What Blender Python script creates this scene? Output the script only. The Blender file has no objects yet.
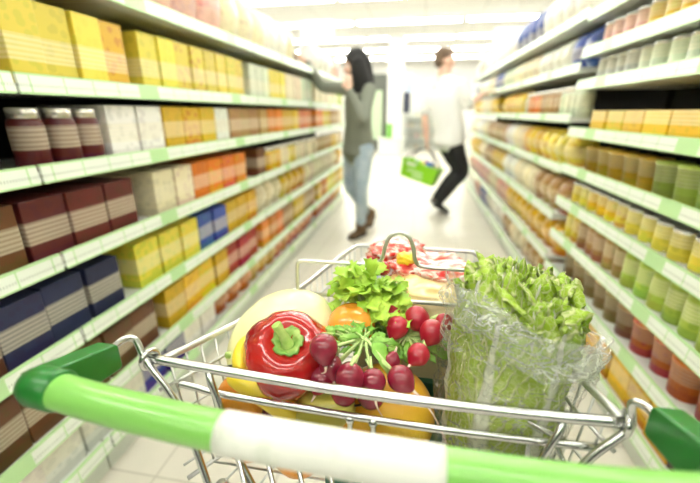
import bpy, bmesh, math, random
from mathutils import Vector, Matrix, noise, Euler
random.seed(7)
S = bpy.context.scene
COL = S.collection
PI = math.pi
V = Vector

# ------------------------------------------------------------------ helpers
def new_mat(name):
    m = bpy.data.materials.new(name); m.use_nodes = True
    nt = m.node_tree
    b = nt.nodes['Principled BSDF']
    return m, nt, b

def mat(name, col, rough=0.5, metal=0.0, coat=0.0, sss=0.0, bump=None, vary=None, trans=0.0):
    """plain procedural material; vary=(scale, other colour, lo, hi), bump=(scale, strength)"""
    m, nt, b = new_mat(name)
    b.inputs['Base Color'].default_value = (*col, 1)
    b.inputs['Roughness'].default_value = rough
    b.inputs['Metallic'].default_value = metal
    b.inputs['Coat Weight'].default_value = coat
    b.inputs['Coat Roughness'].default_value = 0.08
    if sss:
        b.inputs['Subsurface Weight'].default_value = sss
        b.inputs['Subsurface Radius'].default_value = (0.01, 0.006, 0.004)
        b.inputs['Subsurface Scale'].default_value = 0.5
    tc = nt.nodes.new('ShaderNodeTexCoord')
    if vary:
        n = nt.nodes.new('ShaderNodeTexNoise'); n.inputs['Scale'].default_value = vary[0]; n.inputs['Detail'].default_value = 5
        r = nt.nodes.new('ShaderNodeValToRGB')
        r.color_ramp.elements[0].position = vary[2]; r.color_ramp.elements[0].color = (*col, 1)
        r.color_ramp.elements[1].position = vary[3]; r.color_ramp.elements[1].color = (*vary[1], 1)
        nt.links.new(tc.outputs['Object'], n.inputs['Vector']); nt.links.new(n.outputs['Fac'], r.inputs['Fac'])
        nt.links.new(r.outputs['Color'], b.inputs['Base Color'])
    if bump:
        n = nt.nodes.new('ShaderNodeTexNoise'); n.inputs['Scale'].default_value = bump[0]; n.inputs['Detail'].default_value = 3
        bp = nt.nodes.new('ShaderNodeBump'); bp.inputs['Strength'].default_value = bump[1]; bp.inputs['Distance'].default_value = 0.002
        nt.links.new(tc.outputs['Object'], n.inputs['Vector']); nt.links.new(n.outputs['Fac'], bp.inputs['Height'])
        nt.links.new(bp.outputs['Normal'], b.inputs['Normal'])
    return m

class MB:
    """collects geometry, builds ONE mesh object"""
    def __init__(s): s.v = []; s.f = []; s.m = []; s.uv = {}
    def add(s, vs, fs, mi=0, uv=None):
        o = len(s.v); s.v += [tuple(p) for p in vs]
        for f in fs: s.f.append(tuple(i + o for i in f)); s.m.append(mi)
        if uv:
            for i, t in enumerate(uv): s.uv[o + i] = t
        return s
    def box(s, lo, hi, mi=0, M=None):
        x0, y0, z0 = lo; x1, y1, z1 = hi
        vs = [V(p) for p in ((x0,y0,z0),(x1,y0,z0),(x1,y1,z0),(x0,y1,z0),(x0,y0,z1),(x1,y0,z1),(x1,y1,z1),(x0,y1,z1))]
        if M: vs = [M @ p for p in vs]
        return s.add(vs, [(0,3,2,1),(4,5,6,7),(0,1,5,4),(1,2,6,5),(2,3,7,6),(3,0,4,7)], mi)
    def tube(s, pts, r, n=10, mi=0, closed=False, cap=True, side=None):
        pts = [V(p) for p in pts]; k = len(pts)
        rr = r if isinstance(r, (list, tuple)) and len(r) == k else [r] * k
        vs = []; fs = []; prev = None
        for i, p in enumerate(pts):
            if closed: t = pts[(i + 1) % k] - pts[i - 1]
            else: t = pts[min(i + 1, k - 1)] - pts[max(i - 1, 0)]
            t.normalize()
            if side is not None: a = V(side) - t * t.dot(V(side))
            elif prev is None:
                a = V((0,0,1)) if abs(t.z) < .8 else V((1,0,0)); a = a - t * t.dot(a)
            else: a = prev - t * t.dot(prev)
            a.normalize(); prev = a; b = t.cross(a)
            ra, rb = rr[i] if isinstance(rr[i], (tuple, list)) else (rr[i], rr[i])
            for j in range(n):
                w = 2 * PI * j / n
                vs.append(p + a * math.cos(w) * ra + b * math.sin(w) * rb)
        for i in range(k if closed else k - 1):
            for j in range(n):
                a0 = i * n + j; a1 = i * n + (j + 1) % n
                b0 = ((i + 1) % k) * n + j; b1 = ((i + 1) % k) * n + (j + 1) % n
                fs.append((a0, a1, b1, b0))
        if cap and not closed:
            fs.append(tuple(reversed(range(n)))); fs.append(tuple((k - 1) * n + j for j in range(n)))
        return s.add(vs, fs, mi)
    def lathe(s, prof, n=24, mi=0, M=None, fn=None):
        """prof: (r, z) from bottom to top"""
        vs = []; fs = []
        for r, z in prof:
            for j in range(n):
                w = 2 * PI * j / n
                p = V((r * math.cos(w), r * math.sin(w), z))
                if fn: p = fn(p, w)
                vs.append(M @ p if M else p)
        k = len(prof)
        for i in range(k - 1):
            for j in range(n):
                fs.append((i*n+j, i*n+(j+1)%n, (i+1)*n+(j+1)%n, (i+1)*n+j))
        fs.append(tuple(reversed(range(n)))); fs.append(tuple((k-1)*n+j for j in range(n)))
        return s.add(vs, fs, mi)
    def ball(s, c, r, n=24, mi=0, fn=None, M=None):
        """r scalar or 3-tuple; fn(unit vector)->radius factor or displaced vector"""
        r = (r, r, r) if not isinstance(r, (tuple, list)) else r
        rings = n // 2; vs = []; fs = []; c = V(c)
        for i in range(rings + 1):
            ph = PI * (i / rings) ; ph = min(max(ph, 1e-3), PI - 1e-3)
            for j in range(n):
                w = 2 * PI * j / n
                u = V((math.sin(ph) * math.cos(w), math.sin(ph) * math.sin(w), -math.cos(ph)))
                q = u.copy()
                if fn: q = fn(u)
                q = V((q.x * r[0], q.y * r[1], q.z * r[2]))
                if M: q = M @ q
                vs.append(c + q)
        for i in range(rings):
            for j in range(n):
                fs.append((i*n+j, i*n+(j+1)%n, (i+1)*n+(j+1)%n, (i+1)*n+j))
        fs.append(tuple(reversed(range(n)))); fs.append(tuple(rings*n+j for j in range(n)))
        return s.add(vs, fs, mi)
    def build(s, name, mats, parent=None, smooth=True, bevel=0, loc=None, sub=0, solid=0, origin=None):
        off = V((0,0,0))
        if parent is not None:
            q = parent
            while q is not None: off += q.location; q = q.parent
        if origin is not None: off = V(origin) - V((0,0,0)) if parent is None else off
        me = bpy.data.meshes.new(name)
        me.from_pydata([V(p) - off for p in s.v], [], s.f)
        if not isinstance(mats, (list, tuple)): mats = [mats]
        for m in mats: me.materials.append(m)
        me.polygons.foreach_set('material_index', s.m)
        me.polygons.foreach_set('use_smooth', [smooth] * len(s.f))
        if s.uv:
            L = me.uv_layers.new(name='UVMap')
            for lp in me.loops:
                L.data[lp.index].uv = s.uv.get(lp.vertex_index, (0, 0))
        me.update()
        o = bpy.data.objects.new(name, me); COL.objects.link(o)
        if parent is not None: o.parent = parent
        elif origin is not None: o.location = origin
        if solid:
            md = o.modifiers.new('t', 'SOLIDIFY'); md.thickness = solid; md.offset = 0
        if bevel:
            md = o.modifiers.new('b', 'BEVEL'); md.width = bevel; md.segments = 2; md.limit_method = 'ANGLE'
            if smooth:
                me.shade_flat() if False else None
            wn = o.modifiers.new('w', 'WEIGHTED_NORMAL'); wn.keep_sharp = False
            me.polygons.foreach_set('use_smooth', [True] * len(s.f))
        if sub:
            md = o.modifiers.new('s', 'SUBSURF'); md.levels = sub; md.render_levels = sub
        return o

def bake(o):
    """apply the modifiers of o to its mesh"""
    dg = bpy.context.evaluated_depsgraph_get(); dg.update()
    me = bpy.data.meshes.new_from_object(o.evaluated_get(dg))
    o.modifiers.clear(); o.data = me
    return o

def fuse(mb, name, m, parent, voxel=0.008, smooth=4):
    o = mb.build(name, m, parent)
    md = o.modifiers.new('r', 'REMESH'); md.mode = 'VOXEL'; md.voxel_size = voxel; md.use_smooth_shade = True
    sm = o.modifiers.new('s', 'SMOOTH'); sm.factor = 0.5; sm.iterations = smooth
    bake(o)
    if len(o.data.materials) == 0: o.data.materials.append(m)
    o.data.polygons.foreach_set('use_smooth', [True] * len(o.data.polygons))
    return o

def thing(name, label, cat, loc=(0,0,0), group=None):
    o = bpy.data.objects.new(name, None); COL.objects.link(o); o.location = loc
    o['label'] = label; o['category'] = cat
    o.empty_display_size = 0.05
    if group: o['group'] = group
    return o

def tag(o, label, cat, group=None):
    o['label'] = label; o['category'] = cat
    if group: o['group'] = group
    return o

def struct(o):
    o['kind'] = 'structure'; return o

def spline(pts, n=6, closed=False):
    pts = [V(p) for p in pts]; k = len(pts); out = []
    rng = range(k if closed else k - 1)
    for i in rng:
        if closed: p0, p1, p2, p3 = pts[i-1], pts[i], pts[(i+1) % k], pts[(i+2) % k]
        else: p0, p1, p2, p3 = pts[max(i-1,0)], pts[i], pts[i+1], pts[min(i+2,k-1)]
        for j in range(n):
            t = j / n
            out.append(0.5 * ((2*p1) + (p2-p0)*t + (2*p0-5*p1+4*p2-p3)*t*t + (3*p1-p0-3*p2+p3)*t*t*t))
    if not closed: out.append(pts[-1])
    return out

def limb(mb, joints, n=16, seg=5, side=None, mi=0):
    """joints: (x,y,z,r) or (x,y,z,(ra,rb)); smooth tapered closed limb"""
    P = [V(j[:3]) for j in joints]
    R = [j[3] if isinstance(j[3], tuple) else (j[3], j[3]) for j in joints]
    pts = spline(P, seg); rad = []
    for i in range(len(P) - 1):
        for j in range(seg):
            t = j / seg; t = t * t * (3 - 2 * t)
            rad.append((R[i][0]*(1-t)+R[i+1][0]*t, R[i][1]*(1-t)+R[i+1][1]*t))
    rad.append(R[-1])
    # round ends
    a = pts[0] - (pts[1]-pts[0]).normalized()*min(rad[0])*.6; b = pts[-1] + (pts[-1]-pts[-2]).normalized()*min(rad[-1])*.6
    pts = [a] + pts + [b]; rad = [(rad[0][0]*.55, rad[0][1]*.55)] + rad + [(rad[-1][0]*.55, rad[-1][1]*.55)]
    mb.tube(pts, rad, n=n, side=side, mi=mi)

# ------------------------------------------------------------------ materials
def link(nt, a, b): nt.links.new(a, b)

def math_node(nt, op, a=None, b=None, c=None):
    n = nt.nodes.new('ShaderNodeMath'); n.operation = op
    for i, x in enumerate((a, b, c)):
        if x is None: continue
        if isinstance(x, (int, float)): n.inputs[i].default_value = x
        else: nt.links.new(x, n.inputs[i])
    return n.outputs[0]

def mixc(nt, fac, a, b):
    n = nt.nodes.new('ShaderNodeMix'); n.data_type = 'RGBA'
    for sock, x in ((n.inputs[0], fac), (n.inputs[6], a), (n.inputs[7], b)):
        if isinstance(x, (int, float)): sock.default_value = x
        elif isinstance(x, tuple): sock.default_value = (*x, 1) if len(x) == 3 else x
        else: nt.links.new(x, sock)
    return n.outputs[2]

def product_mat(name, rough, metal=0.0, crinkle=0.0):
    """printed packaging: colour from the object, with a lighter printed panel, a second band and small blotches"""
    m, nt, b = new_mat(name)
    oi = nt.nodes.new('ShaderNodeObjectInfo'); tc = nt.nodes.new('ShaderNodeTexCoord')
    sep = nt.nodes.new('ShaderNodeSeparateXYZ'); link(nt, tc.outputs['Object'], sep.inputs[0])
    z = sep.outputs['Z']; y = sep.outputs['Y']
    rnd = oi.outputs['Random']
    # hue shifted partner colour
    hs = nt.nodes.new('ShaderNodeHueSaturation'); link(nt, oi.outputs['Color'], hs.inputs['Color'])
    hv = math_node(nt, 'MULTIPLY_ADD', rnd, 0.16, 0.42); link(nt, hv, hs.inputs['Hue']); hs.inputs['Value'].default_value = 0.75
    pan = math_node(nt, 'MULTIPLY', math_node(nt, 'GREATER_THAN', z, 0.055), math_node(nt, 'LESS_THAN', z, 0.115))
    noi = nt.nodes.new('ShaderNodeTexVoronoi'); noi.inputs['Scale'].default_value = 34
    add = nt.nodes.new('ShaderNodeVectorMath'); add.operation = 'ADD'; link(nt, tc.outputs['Object'], add.inputs[0])
    cmb = nt.nodes.new('ShaderNodeCombineXYZ'); link(nt, math_node(nt, 'MULTIPLY', rnd, 40.), cmb.inputs[1]); link(nt, cmb.outputs[0], add.inputs[1])
    link(nt, add.outputs[0], noi.inputs['Vector'])
    blot = math_node(nt, 'LESS_THAN', noi.outputs['Distance'], 0.42)
    lines = math_node(nt, 'GREATER_THAN', math_node(nt, 'SINE', math_node(nt, 'MULTIPLY', z, 520.)), 0.35)
    c1 = mixc(nt, math_node(nt, 'MULTIPLY', blot, 0.55), oi.outputs['Color'], hs.outputs['Color'])
    white = mixc(nt, math_node(nt, 'MULTIPLY', lines, 0.5), (0.92, 0.84, 0.62), hs.outputs['Color'])
    c2 = mixc(nt, math_node(nt, 'MULTIPLY', pan, 0.42), c1, white)
    low = math_node(nt, 'LESS_THAN', z, 0.03)
    c3 = mixc(nt, math_node(nt, 'MULTIPLY', low, 0.7), c2, hs.outputs['Color'])
    link(nt, c3, b.inputs['Base Color'])
    b.inputs['Roughness'].default_value = rough; b.inputs['Metallic'].default_value = metal
    if crinkle:
        n2 = nt.nodes.new('ShaderNodeTexNoise'); n2.inputs['Scale'].default_value = 30
        bp = nt.nodes.new('ShaderNodeBump'); bp.inputs['Strength'].default_value = crinkle; bp.inputs['Distance'].default_value = .01
        link(nt, tc.outputs['Object'], n2.inputs['Vector']); link(nt, n2.outputs['Fac'], bp.inputs['Height']); link(nt, bp.outputs['Normal'], b.inputs['Normal'])
    return m

M = {}
M['carton'] = product_mat('printed card', 0.45)
M['bag'] = product_mat('printed film bag', 0.28, 0.0, 0.5)
M['tin'] = product_mat('paper label on tin', 0.35)
M['lid'] = mat('jar lid metal', (0.75, 0.72, 0.65), 0.25, 0.8)
M['redlid'] = mat('coloured lid', (0.5, 0.06, 0.03), 0.35)
M['tinmetal'] = mat('tinplate', (0.8, 0.8, 0.8), 0.2, 1.0)
M['chrome'] = mat('polished zinc wire', (0.62, 0.63, 0.62), 0.22, 1.0, bump=(220, .08))
M['dullwire'] = mat('dull zinc wire', (0.66, 0.67, 0.64), 0.38, 1.0)
M['green'] = mat('light green handle plastic', (0.20, 0.50, 0.09), 0.3, coat=0.5, bump=(500, .05))
M['darkgreen'] = mat('dark green bracket plastic', (0.005, 0.145, 0.012), 0.33, coat=0.15)
M['label'] = mat('white handle label', (0.76, 0.78, 0.70), 0.4, vary=(30, (0.66, 0.70, 0.60), .52, .62))
M['black'] = mat('black rubber', (0.02, 0.02, 0.02), 0.6)
M['shelfwhite'] = mat('shelf enamel', (0.72, 0.75, 0.70), 0.35)
M['shelfdark'] = mat('back panel in shade tone', (0.018, 0.018, 0.016), 0.85)  # near-black colour puts the deep shade of the shelf gaps into the panel
M['plinth'] = mat('plinth enamel', (0.62, 0.66, 0.58), 0.4)
M['tray'] = mat('dark green tray plastic', (0.02, 0.13, 0.07), 0.4)

def lip_mat():
    m, nt, b = new_mat('green price strip with paper labels')
    tc = nt.nodes.new('ShaderNodeTexCoord'); sep = nt.nodes.new('ShaderNodeSeparateXYZ'); link(nt, tc.outputs['Object'], sep.inputs[0])
    fy = math_node(nt, 'FRACT', math_node(nt, 'MULTIPLY', sep.outputs['Y'], 10.5))
    iy = math_node(nt, 'FLOOR', math_node(nt, 'MULTIPLY', sep.outputs['Y'], 10.5))
    wn = nt.nodes.new('ShaderNodeTexWhiteNoise'); wn.noise_dimensions = '1D'; link(nt, iy, wn.inputs['W'])
    a = math_node(nt, 'MULTIPLY', math_node(nt, 'GREATER_THAN', fy, 0.04), math_node(nt, 'LESS_THAN', math_node(nt, 'ABSOLUTE', sep.outputs['Z']), 0.0195))
    a = math_node(nt, 'MULTIPLY', a, math_node(nt, 'GREATER_THAN', wn.outputs['Value'], 0.06))
    dots = math_node(nt, 'GREATER_THAN', math_node(nt, 'SINE', math_node(nt, 'MULTIPLY', sep.outputs['Y'], 900.)), 0.3)
    dz = math_node(nt, 'LESS_THAN', math_node(nt, 'ABSOLUTE', math_node(nt, 'ADD', sep.outputs['Z'], 0.004)), 0.0035)
    pr = math_node(nt, 'MULTIPLY', math_node(nt, 'MULTIPLY', dots, dz), 0.55)
    lab = mixc(nt, pr, (0.80, 0.86, 0.76), (0.22, 0.26, 0.20))
    c = mixc(nt, a, (0.46, 0.70, 0.34), lab)
    link(nt, c, b.inputs['Base Color']); b.inputs['Roughness'].default_value = 0.3
    return m
M['lip'] = lip_mat()

def floor_mat():
    m, nt, b = new_mat('cream floor tiles')
    tc = nt.nodes.new('ShaderNodeTexCoord'); br = nt.nodes.new('ShaderNodeTexBrick')
    br.offset = 0; br.inputs['Scale'].default_value = 1.0; br.inputs['Brick Width'].default_value = .4; br.inputs['Row Height'].default_value = .4
    br.inputs['Mortar Size'].default_value = .004
    br.inputs['Color1'].default_value = (.74, .70, .61, 1); br.inputs['Color2'].default_value = (.71, .67, .58, 1); br.inputs['Mortar'].default_value = (.55, .51, .43, 1)
    link(nt, tc.outputs['Object'], br.inputs['Vector'])
    n = nt.nodes.new('ShaderNodeTexNoise'); n.inputs['Scale'].default_value = 14; n.inputs['Detail'].default_value = 6
    link(nt, tc.outputs['Object'], n.inputs['Vector'])
    r = nt.nodes.new('ShaderNodeMapRange'); r.inputs[3].default_value = .94; r.inputs[4].default_value = 1.04; link(nt, n.outputs['Fac'], r.inputs[0])
    v = nt.nodes.new('ShaderNodeVectorMath'); v.operation = 'SCALE'; link(nt, br.outputs['Color'], v.inputs[0]); link(nt, r.outputs[0], v.inputs['Scale'])
    link(nt, v.outputs[0], b.inputs['Base Color']); b.inputs['Roughness'].default_value = .28
    return m

def ceil_mat():
    m, nt, b = new_mat('white ceiling panels')
    tc = nt.nodes.new('ShaderNodeTexCoord'); br = nt.nodes.new('ShaderNodeTexBrick')
    br.offset = 0; br.inputs['Scale'].default_value = 1.0; br.inputs['Brick Width'].default_value = 1.2; br.inputs['Row Height'].default_value = .6
    br.inputs['Mortar Size'].default_value = .012
    br.inputs['Color1'].default_value = (.70, .70, .66, 1); br.inputs['Color2'].default_value = (.68, .68, .64, 1); br.inputs['Mortar'].default_value = (.5, .5, .46, 1)
    link(nt, tc.outputs['Object'], br.inputs['Vector']); link(nt, br.outputs['Color'], b.inputs['Base Color'])
    b.inputs['Roughness'].default_value = .8
    return m

def emit(name, col, s):
    m, nt, b = new_mat(name)
    b.inputs['Base Color'].default_value = (*col, 1)
    b.inputs['Emission Color'].default_value = (*col, 1); b.inputs['Emission Strength'].default_value = s
    return m
M['tube'] = emit('fluorescent diffuser', (1.0, 0.985, 0.92), 16.0)

# ------------------------------------------------------------------ the hall
GL, GR = -0.94, 0.77              # shelf faces
o = MB().box((-14, -6, -.1), (14, 19, 0)).build('floor', floor_mat(), smooth=False); struct(o)
o = MB().box((-14, -6, 3.2), (14, 19, 3.3)).build('ceiling', ceil_mat(), smooth=False); struct(o)
wm = mat('white painted wall', (.84, .84, .80), .7, vary=(3, (.80, .80, .76), .4, .6))
o = MB().box((-14, 19, -.1), (14, 19.2, 3.3)).build('wall_back', wm, smooth=False); struct(o)
o = MB().box((-14.2, -6, -.1), (-14, 19.2, 3.3)).build('wall_left', wm, smooth=False); struct(o)
o = MB().box((14, -6, -.1), (14.2, 19.2, 3.3)).build('wall_right', wm, smooth=False); struct(o)
o = MB().box((-.98, 11.9, 0), (-.52, 12.35, 3.2)).build('trim_1', mat('white column', (.88, .88, .85), .5), smooth=False, bevel=.01); struct(o)

# ceiling lamps: rows running across the aisles
rown = dict(enumerate(['first added', 'second', 'third', 'fourth', 'fifth', 'sixth', 'seventh', 'eighth', 'ninth', 'farthest']))
light0 = None
ys = [-2.6, -.5, 1.6, 3.7, 5.8, 7.9, 10.0, 12.1, 14.2, 16.3]  # first two rows hang unseen behind the camera, added to brighten the groceries
for r, y in enumerate(ys):
    for k, x in enumerate((-5.4, -2.9, -.4+.02, 2.1+.04, 4.6+.06)):
        if light0 is None:
            t = thing('ceiling_light', '', 'ceiling light', (x, y, 3.2), 'ceiling lamp rows')
            MB().box((x-1.22, y-.11, 3.155), (x+1.22, y+.11, 3.199)).build('housing', M['shelfwhite'], t, bevel=.006)
            MB().tube([(x-1.18, y-.05, 3.14), (x+1.18, y-.05, 3.14)], .022, 10).build('tube', M['tube'], t)
            MB().tube([(x-1.18, y+.05, 3.14), (x+1.18, y+.05, 3.14)], .022, 10).build('tube', M['tube'], t)
            light0 = t
        else:
            t = light0.copy(); COL.objects.link(t); t.location = (x, y, 3.2)
            for ch in light0.children:
                c = ch.copy(); c.parent = t; COL.objects.link(c)
        side = ('at the far left end', 'over the left-hand shelves', 'above the middle aisle', 'over the right-hand shelves', 'at the far right end')[k]
        t['label'] = 'twin tube ceiling light %s in the %s lamp row' % (side, rown[r])

# ------------------------------------------------------------------ shelving
def gondola(side, y0, y1, lips, label, top=1.88):
    s = -1 if side == 'L' else 1
    fx = GL if side == 'L' else GR
    bx = fx + s * .46
    t = thing('shelf_unit', label, 'shelf unit', (fx + s * .23, (y0 + y1) / 2, 0), 'supermarket shelving')
    MB().box((min(bx, bx - s*.03), y0 + .004, .1), (max(bx, bx - s*.03), y1 - .004, top - .12)).build('back_panel', M['shelfdark'], t, smooth=False)
    MB().box((min(bx, fx + s*.03), y0 + .004, 0), (max(bx, fx + s*.03), y1 - .004, .11)).build('plinth', M['plinth'], t, smooth=False)
    for yy in (y0 + .003, y1 - .023):
        MB().box((min(bx, bx - s*.06), yy, 0), (max(bx, bx - s*.06), yy + .02, top - .1)).build('upright', M['shelfdark'], t, smooth=False)
    zz = [.125] + list(lips)
    for z in zz:
        sh = MB().box((min(bx - s*.03, fx + s*.004), y0 + .004, z - .02), (max(bx - s*.03, fx + s*.004), y1 - .004, z)).build('shelf', M['shelfwhite'], t, smooth=False)
        c = (fx, (y0 + y1) / 2, z)
        # strip slightly tilted outwards at its base
        m = MB(); h = .024; x0 = fx - s*.004; x1 = fx + s*.004
        m.add([(x0 - s*.004, y0+.005, z-h), (x0, y0+.005, z+h), (x1, y0+.005, z+h), (x1 - s*.004, y0+.005, z-h),
               (x0 - s*.004, y1-.005, z-h), (x0, y1-.005, z+h), (x1, y1-.005, z+h), (x1 - s*.004, y1-.005, z-h)],
              [(0,1,2,3),(7,6,5,4),(0,4,5,1),(1,5,6,2),(2,6,7,3),(3,7,4,0)])
        st = bpy.data.meshes.new('price_strip')
        st.from_pydata([V(p) - V(c) for p in m.v], [], m.f); st.materials.append(M['lip'])
        so = bpy.data.objects.new('price_strip', st); COL.objects.link(so); so.parent = sh
        so.location = V(c) - t.location
    return t

LIP_L = [.30, .53, .765, 1.0, 1.215, 1.49]
LIP_RN = [.325, .515, .70, .872, 1.056, 1.275, 1.42, 1.58]
LIP_RF = [.36, .60, .86, 1.12, 1.36, 1.60]
place = ['nearest the cart', 'second from the cart', 'third from the cart', 'fourth from the cart at the aisle end', 'fifth from the cart at the aisle end']
for i in range(4):
    gondola('L', -.6 + 1.4*i, .8 + 1.4*i, LIP_L, 'left-hand shelf unit with green price strips, ' + place[i])
for i in range(5):
    gondola('R', -.6 + 1.4*i, .8 + 1.4*i, LIP_RN if i < 2 else LIP_RF, 'right-hand shelf unit with pale price strips, ' + place[i])

# product prototypes (origin at the middle of the base; front face towards +x, width along y)
def carton_mesh(w, d, h):
    m = MB().box((-d/2, -w/2, 0), (d/2, w/2, h)); o = m.build('carton', M['carton'], smooth=False, bevel=.003); bake(o); me = o.data; bpy.data.objects.remove(o); return me
def bag_mesh(w, d, h):
    m = MB(); n = 14; k = 12; vs = []; fs = []
    for i in range(k + 1):
        t = i / k; prof = math.sin(PI * min(max(t, .0), 1)) ** .45 if 0 < t < 1 else 0
        if t == 0: prof = .75
        dd = d/2 * max(prof, .06); ww = w/2 * (.93 + .07*math.cos(2*PI*t))
        for j in range(n):
            a = 2*PI*j/n; ca, sa = math.cos(a), math.sin(a)
            x = dd * math.copysign(abs(ca)**.8, ca); y = ww * math.copysign(abs(sa)**.55, sa)
            vs.append(V((x * (1 + .1*noise.noise(V((x*30, y*30, t*5)))), y, h*t)))
    for i in range(k):
        for j in range(n): fs.append((i*n+j, i*n+(j+1)%n, (i+1)*n+(j+1)%n, (i+1)*n+j))
    fs.append(tuple(reversed(range(n)))); fs.append(tuple(k*n+j for j in range(n)))
    o = m.add(vs, fs).build('snack_bag', M['bag']); me = o.data; bpy.data.objects.remove(o); return me
def round_mesh(prof, mats, mis=None, n=18):
    m = MB()
    m.lathe(prof, n); 
    if mis:
        for i, q in enumerate(mis):
            for j in range(n): m.m[i*n + j] = q
        m.m[-1] = mis[-1]; m.m[-2] = mis[0]
    o = m.build('x', mats); me = o.data; bpy.data.objects.remove(o); return me
tin_me = lambda r, h: round_mesh([(r*.97,0),(r,.004),(r,.01),(r*.97,.012),(r*.97,h-.012),(r,h-.01),(r,h-.004),(r*.95,h),(r*.9,h-.004)], [M['tin'], M['tinmetal']], [1,1,1,0,1,1,1,1])
jar_me = lambda r, h: round_mesh([(r*.92,0),(r,.008),(r,h*.72),(r*.93,h*.8),(r*.8,h*.84)], [M['tin']])
lid_me = lambda r, h: round_mesh([(r*.84,h*.83),(r*.86,h*.84),(r*.86,h*.98),(r*.8,h)], [M['lid']])
bot_me = lambda r, h: round_mesh([(r*.9,0),(r,.01),(r,h*.55),(r*.9,h*.66),(r*.4,h*.82),(r*.36,h*.9)], [M['tin']])
cap_me = lambda r, h: round_mesh([(r*.42,h*.895),(r*.42,h*.99),(r*.36,h)], [M['redlid']])
tub_me = lambda r, h: round_mesh([(r*.85,0),(r,h*.9),(r*1.04,h*.9),(r*1.04,h)], [M['tin']])

kinds = {}
def kind(key, name, cat, w, h, d, body, cap=None, capname=None):
    kinds[key] = dict(name=name, cat=cat, w=w, h=h, d=d, me=body, cap=cap, capname=capname)
kind('box', 'carton', 'carton', .13, .17, .26, carton_mesh(.125, .26, .17))
kind('tallbox', 'carton', 'carton', .10, .20, .26, carton_mesh(.096, .26, .20))
kind('flatbox', 'carton', 'carton', .15, .10, .26, carton_mesh(.145, .26, .10))
kind('bag', 'snack_bag', 'bag', .15, .19, .16, bag_mesh(.15, .16, .19))
kind('bigbag', 'snack_bag', 'bag', .19, .27, .2, bag_mesh(.19, .2, .27))
kind('lowbag', 'pasta_bag', 'bag', .14, .14, .18, bag_mesh(.14, .18, .14))
kind('lowbox', 'carton', 'carton', .13, .14, .28, carton_mesh(.125, .28, .14))
kind('tin', 'food_tin', 'tin', .088, .11, .088, tin_me(.042, .11))
kind('jar', 'glass_jar', 'jar', .085, .16, .085, jar_me(.041, .16), lid_me(.041, .16), 'lid')
kind('bottle', 'sauce_bottle', 'bottle', .08, .19, .08, bot_me(.038, .19), cap_me(.038, .19), 'cap')
kind('tub', 'food_tub', 'tub', .11, .12, .11, tub_me(.05, .12))
protos = {}
PAL = dict(yellow=(.72,.44,.01), lemon=(.74,.60,.06), orange=(.72,.18,.01), red=(.42,.015,.01), maroon=(.10,.010,.008), brown=(.13,.045,.012), tan=(.42,.24,.08),
           cream=(.82,.72,.48), white=(.85,.84,.78), pink=(.75,.38,.32), blue=(.03,.07,.32), navy=(.015,.02,.07), green=(.12,.32,.04), pale=(.62,.70,.50), lime=(.45,.58,.08), black=(.02,.02,.02), grey=(.45,.46,.42))
CN = dict(lemon='pale yellow', tan='light brown', cream='cream', pale='pale green', navy='dark navy', black='blackish')

def put(k, x, y, z, col, s, label, group):
    q = kinds[k]; jx = (k, )
    c = PAL[col]
    j = .85 + .3 * random.random()
    colr = (min(c[0]*j, .95), min(c[1]*j*(.95+.1*random.random()), .95), min(c[2]*j, .95), 1)
    if jx not in protos:
        o = bpy.data.objects.new(q['name'], q['me']); COL.objects.link(o); protos[jx] = o
        if q['cap']:
            ch = bpy.data.objects.new(q['capname'], q['cap']); COL.objects.link(ch); ch.parent = o
    else:
        src = protos[jx]; o = src.copy(); COL.objects.link(o)
        for ch in src.children:
            c2 = ch.copy(); c2.parent = o; COL.objects.link(c2)
    o.location = (x, y, z + .0005); o.color = colr
    o.rotation_euler = (0, 0, (0 if s < 0 else PI) + random.uniform(-.03, .03))
    tag(o, label, q['cat'], group)
    return o

# rows: (shelf z, headroom, [(y_from, y_to, kind, [colours])...], phrase)
def fill(side, z, segs, phrase):
    s = -1 if side == 'L' else 1
    fx = GL if side == 'L' else GR
    sidew = 'left-hand' if side == 'L' else 'right-hand'
    for (ya, yb, k, cols) in segs:
        q = kinds[k]; y = ya + q['w']/2; run = 0; col = cols[0]
        while y + q['w']/2 <= yb:
            if run <= 0:
                col = random.choice(cols); run = random.randint(2, 4)
            run -= 1
            bay = math.floor((y + .6) / 1.4); edge = -.6 + 1.4 * (bay + 1)
            if edge - y < q['w']/2 + .024: y = edge + .024 + q['w']/2; continue
            if side == 'L' and z > 1.4 and 3.15 < y < 3.62: y += q['w']; continue
            if side == 'R' and 1.05 < z < 1.3 and 4.2 < y < 4.68: y += q['w']; continue
            cn = CN.get(col, col); nm = q['name'].replace('_', ' ')
            x = fx + s * (.025 + q['d']/2 + random.uniform(0, .012))
            lab = '%s %s %s' % (cn, nm, phrase)
            put(k, x, y, z, col, s, lab, '%s %s row %s' % (cn, nm, phrase))
            y += q['w'] + .003
A, B = .22, 5.0
fill('L', .125, [(A,1.6,'lowbox',['navy','blue','brown','white']), (1.6,B,'lowbag',['white','cream','yellow','orange'])], 'on the bottom left-hand shelf')
fill('L', .30, [(A,1.2,'box',['navy','brown','black','maroon']), (1.2,2.2,'box',['red','orange','yellow','blue']), (2.2,B,'box',['lemon','yellow','tan','orange'])], 'on the second left-hand shelf up')
fill('L', .53, [(A,1.1,'box',['navy','brown','tan','maroon']), (1.1,2.2,'box',['tan','lemon','blue','yellow']), (2.2,B,'bag',['lemon','cream','tan','yellow'])], 'on the third left-hand shelf up')
fill('L', .765, [(A,1.25,'box',['maroon','brown','maroon','tan']), (1.25,2.4,'box',['orange','yellow','cream','brown']), (2.4,B,'jar',['yellow','lemon','cream','tan'])], 'on the fourth left-hand shelf up')
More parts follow.
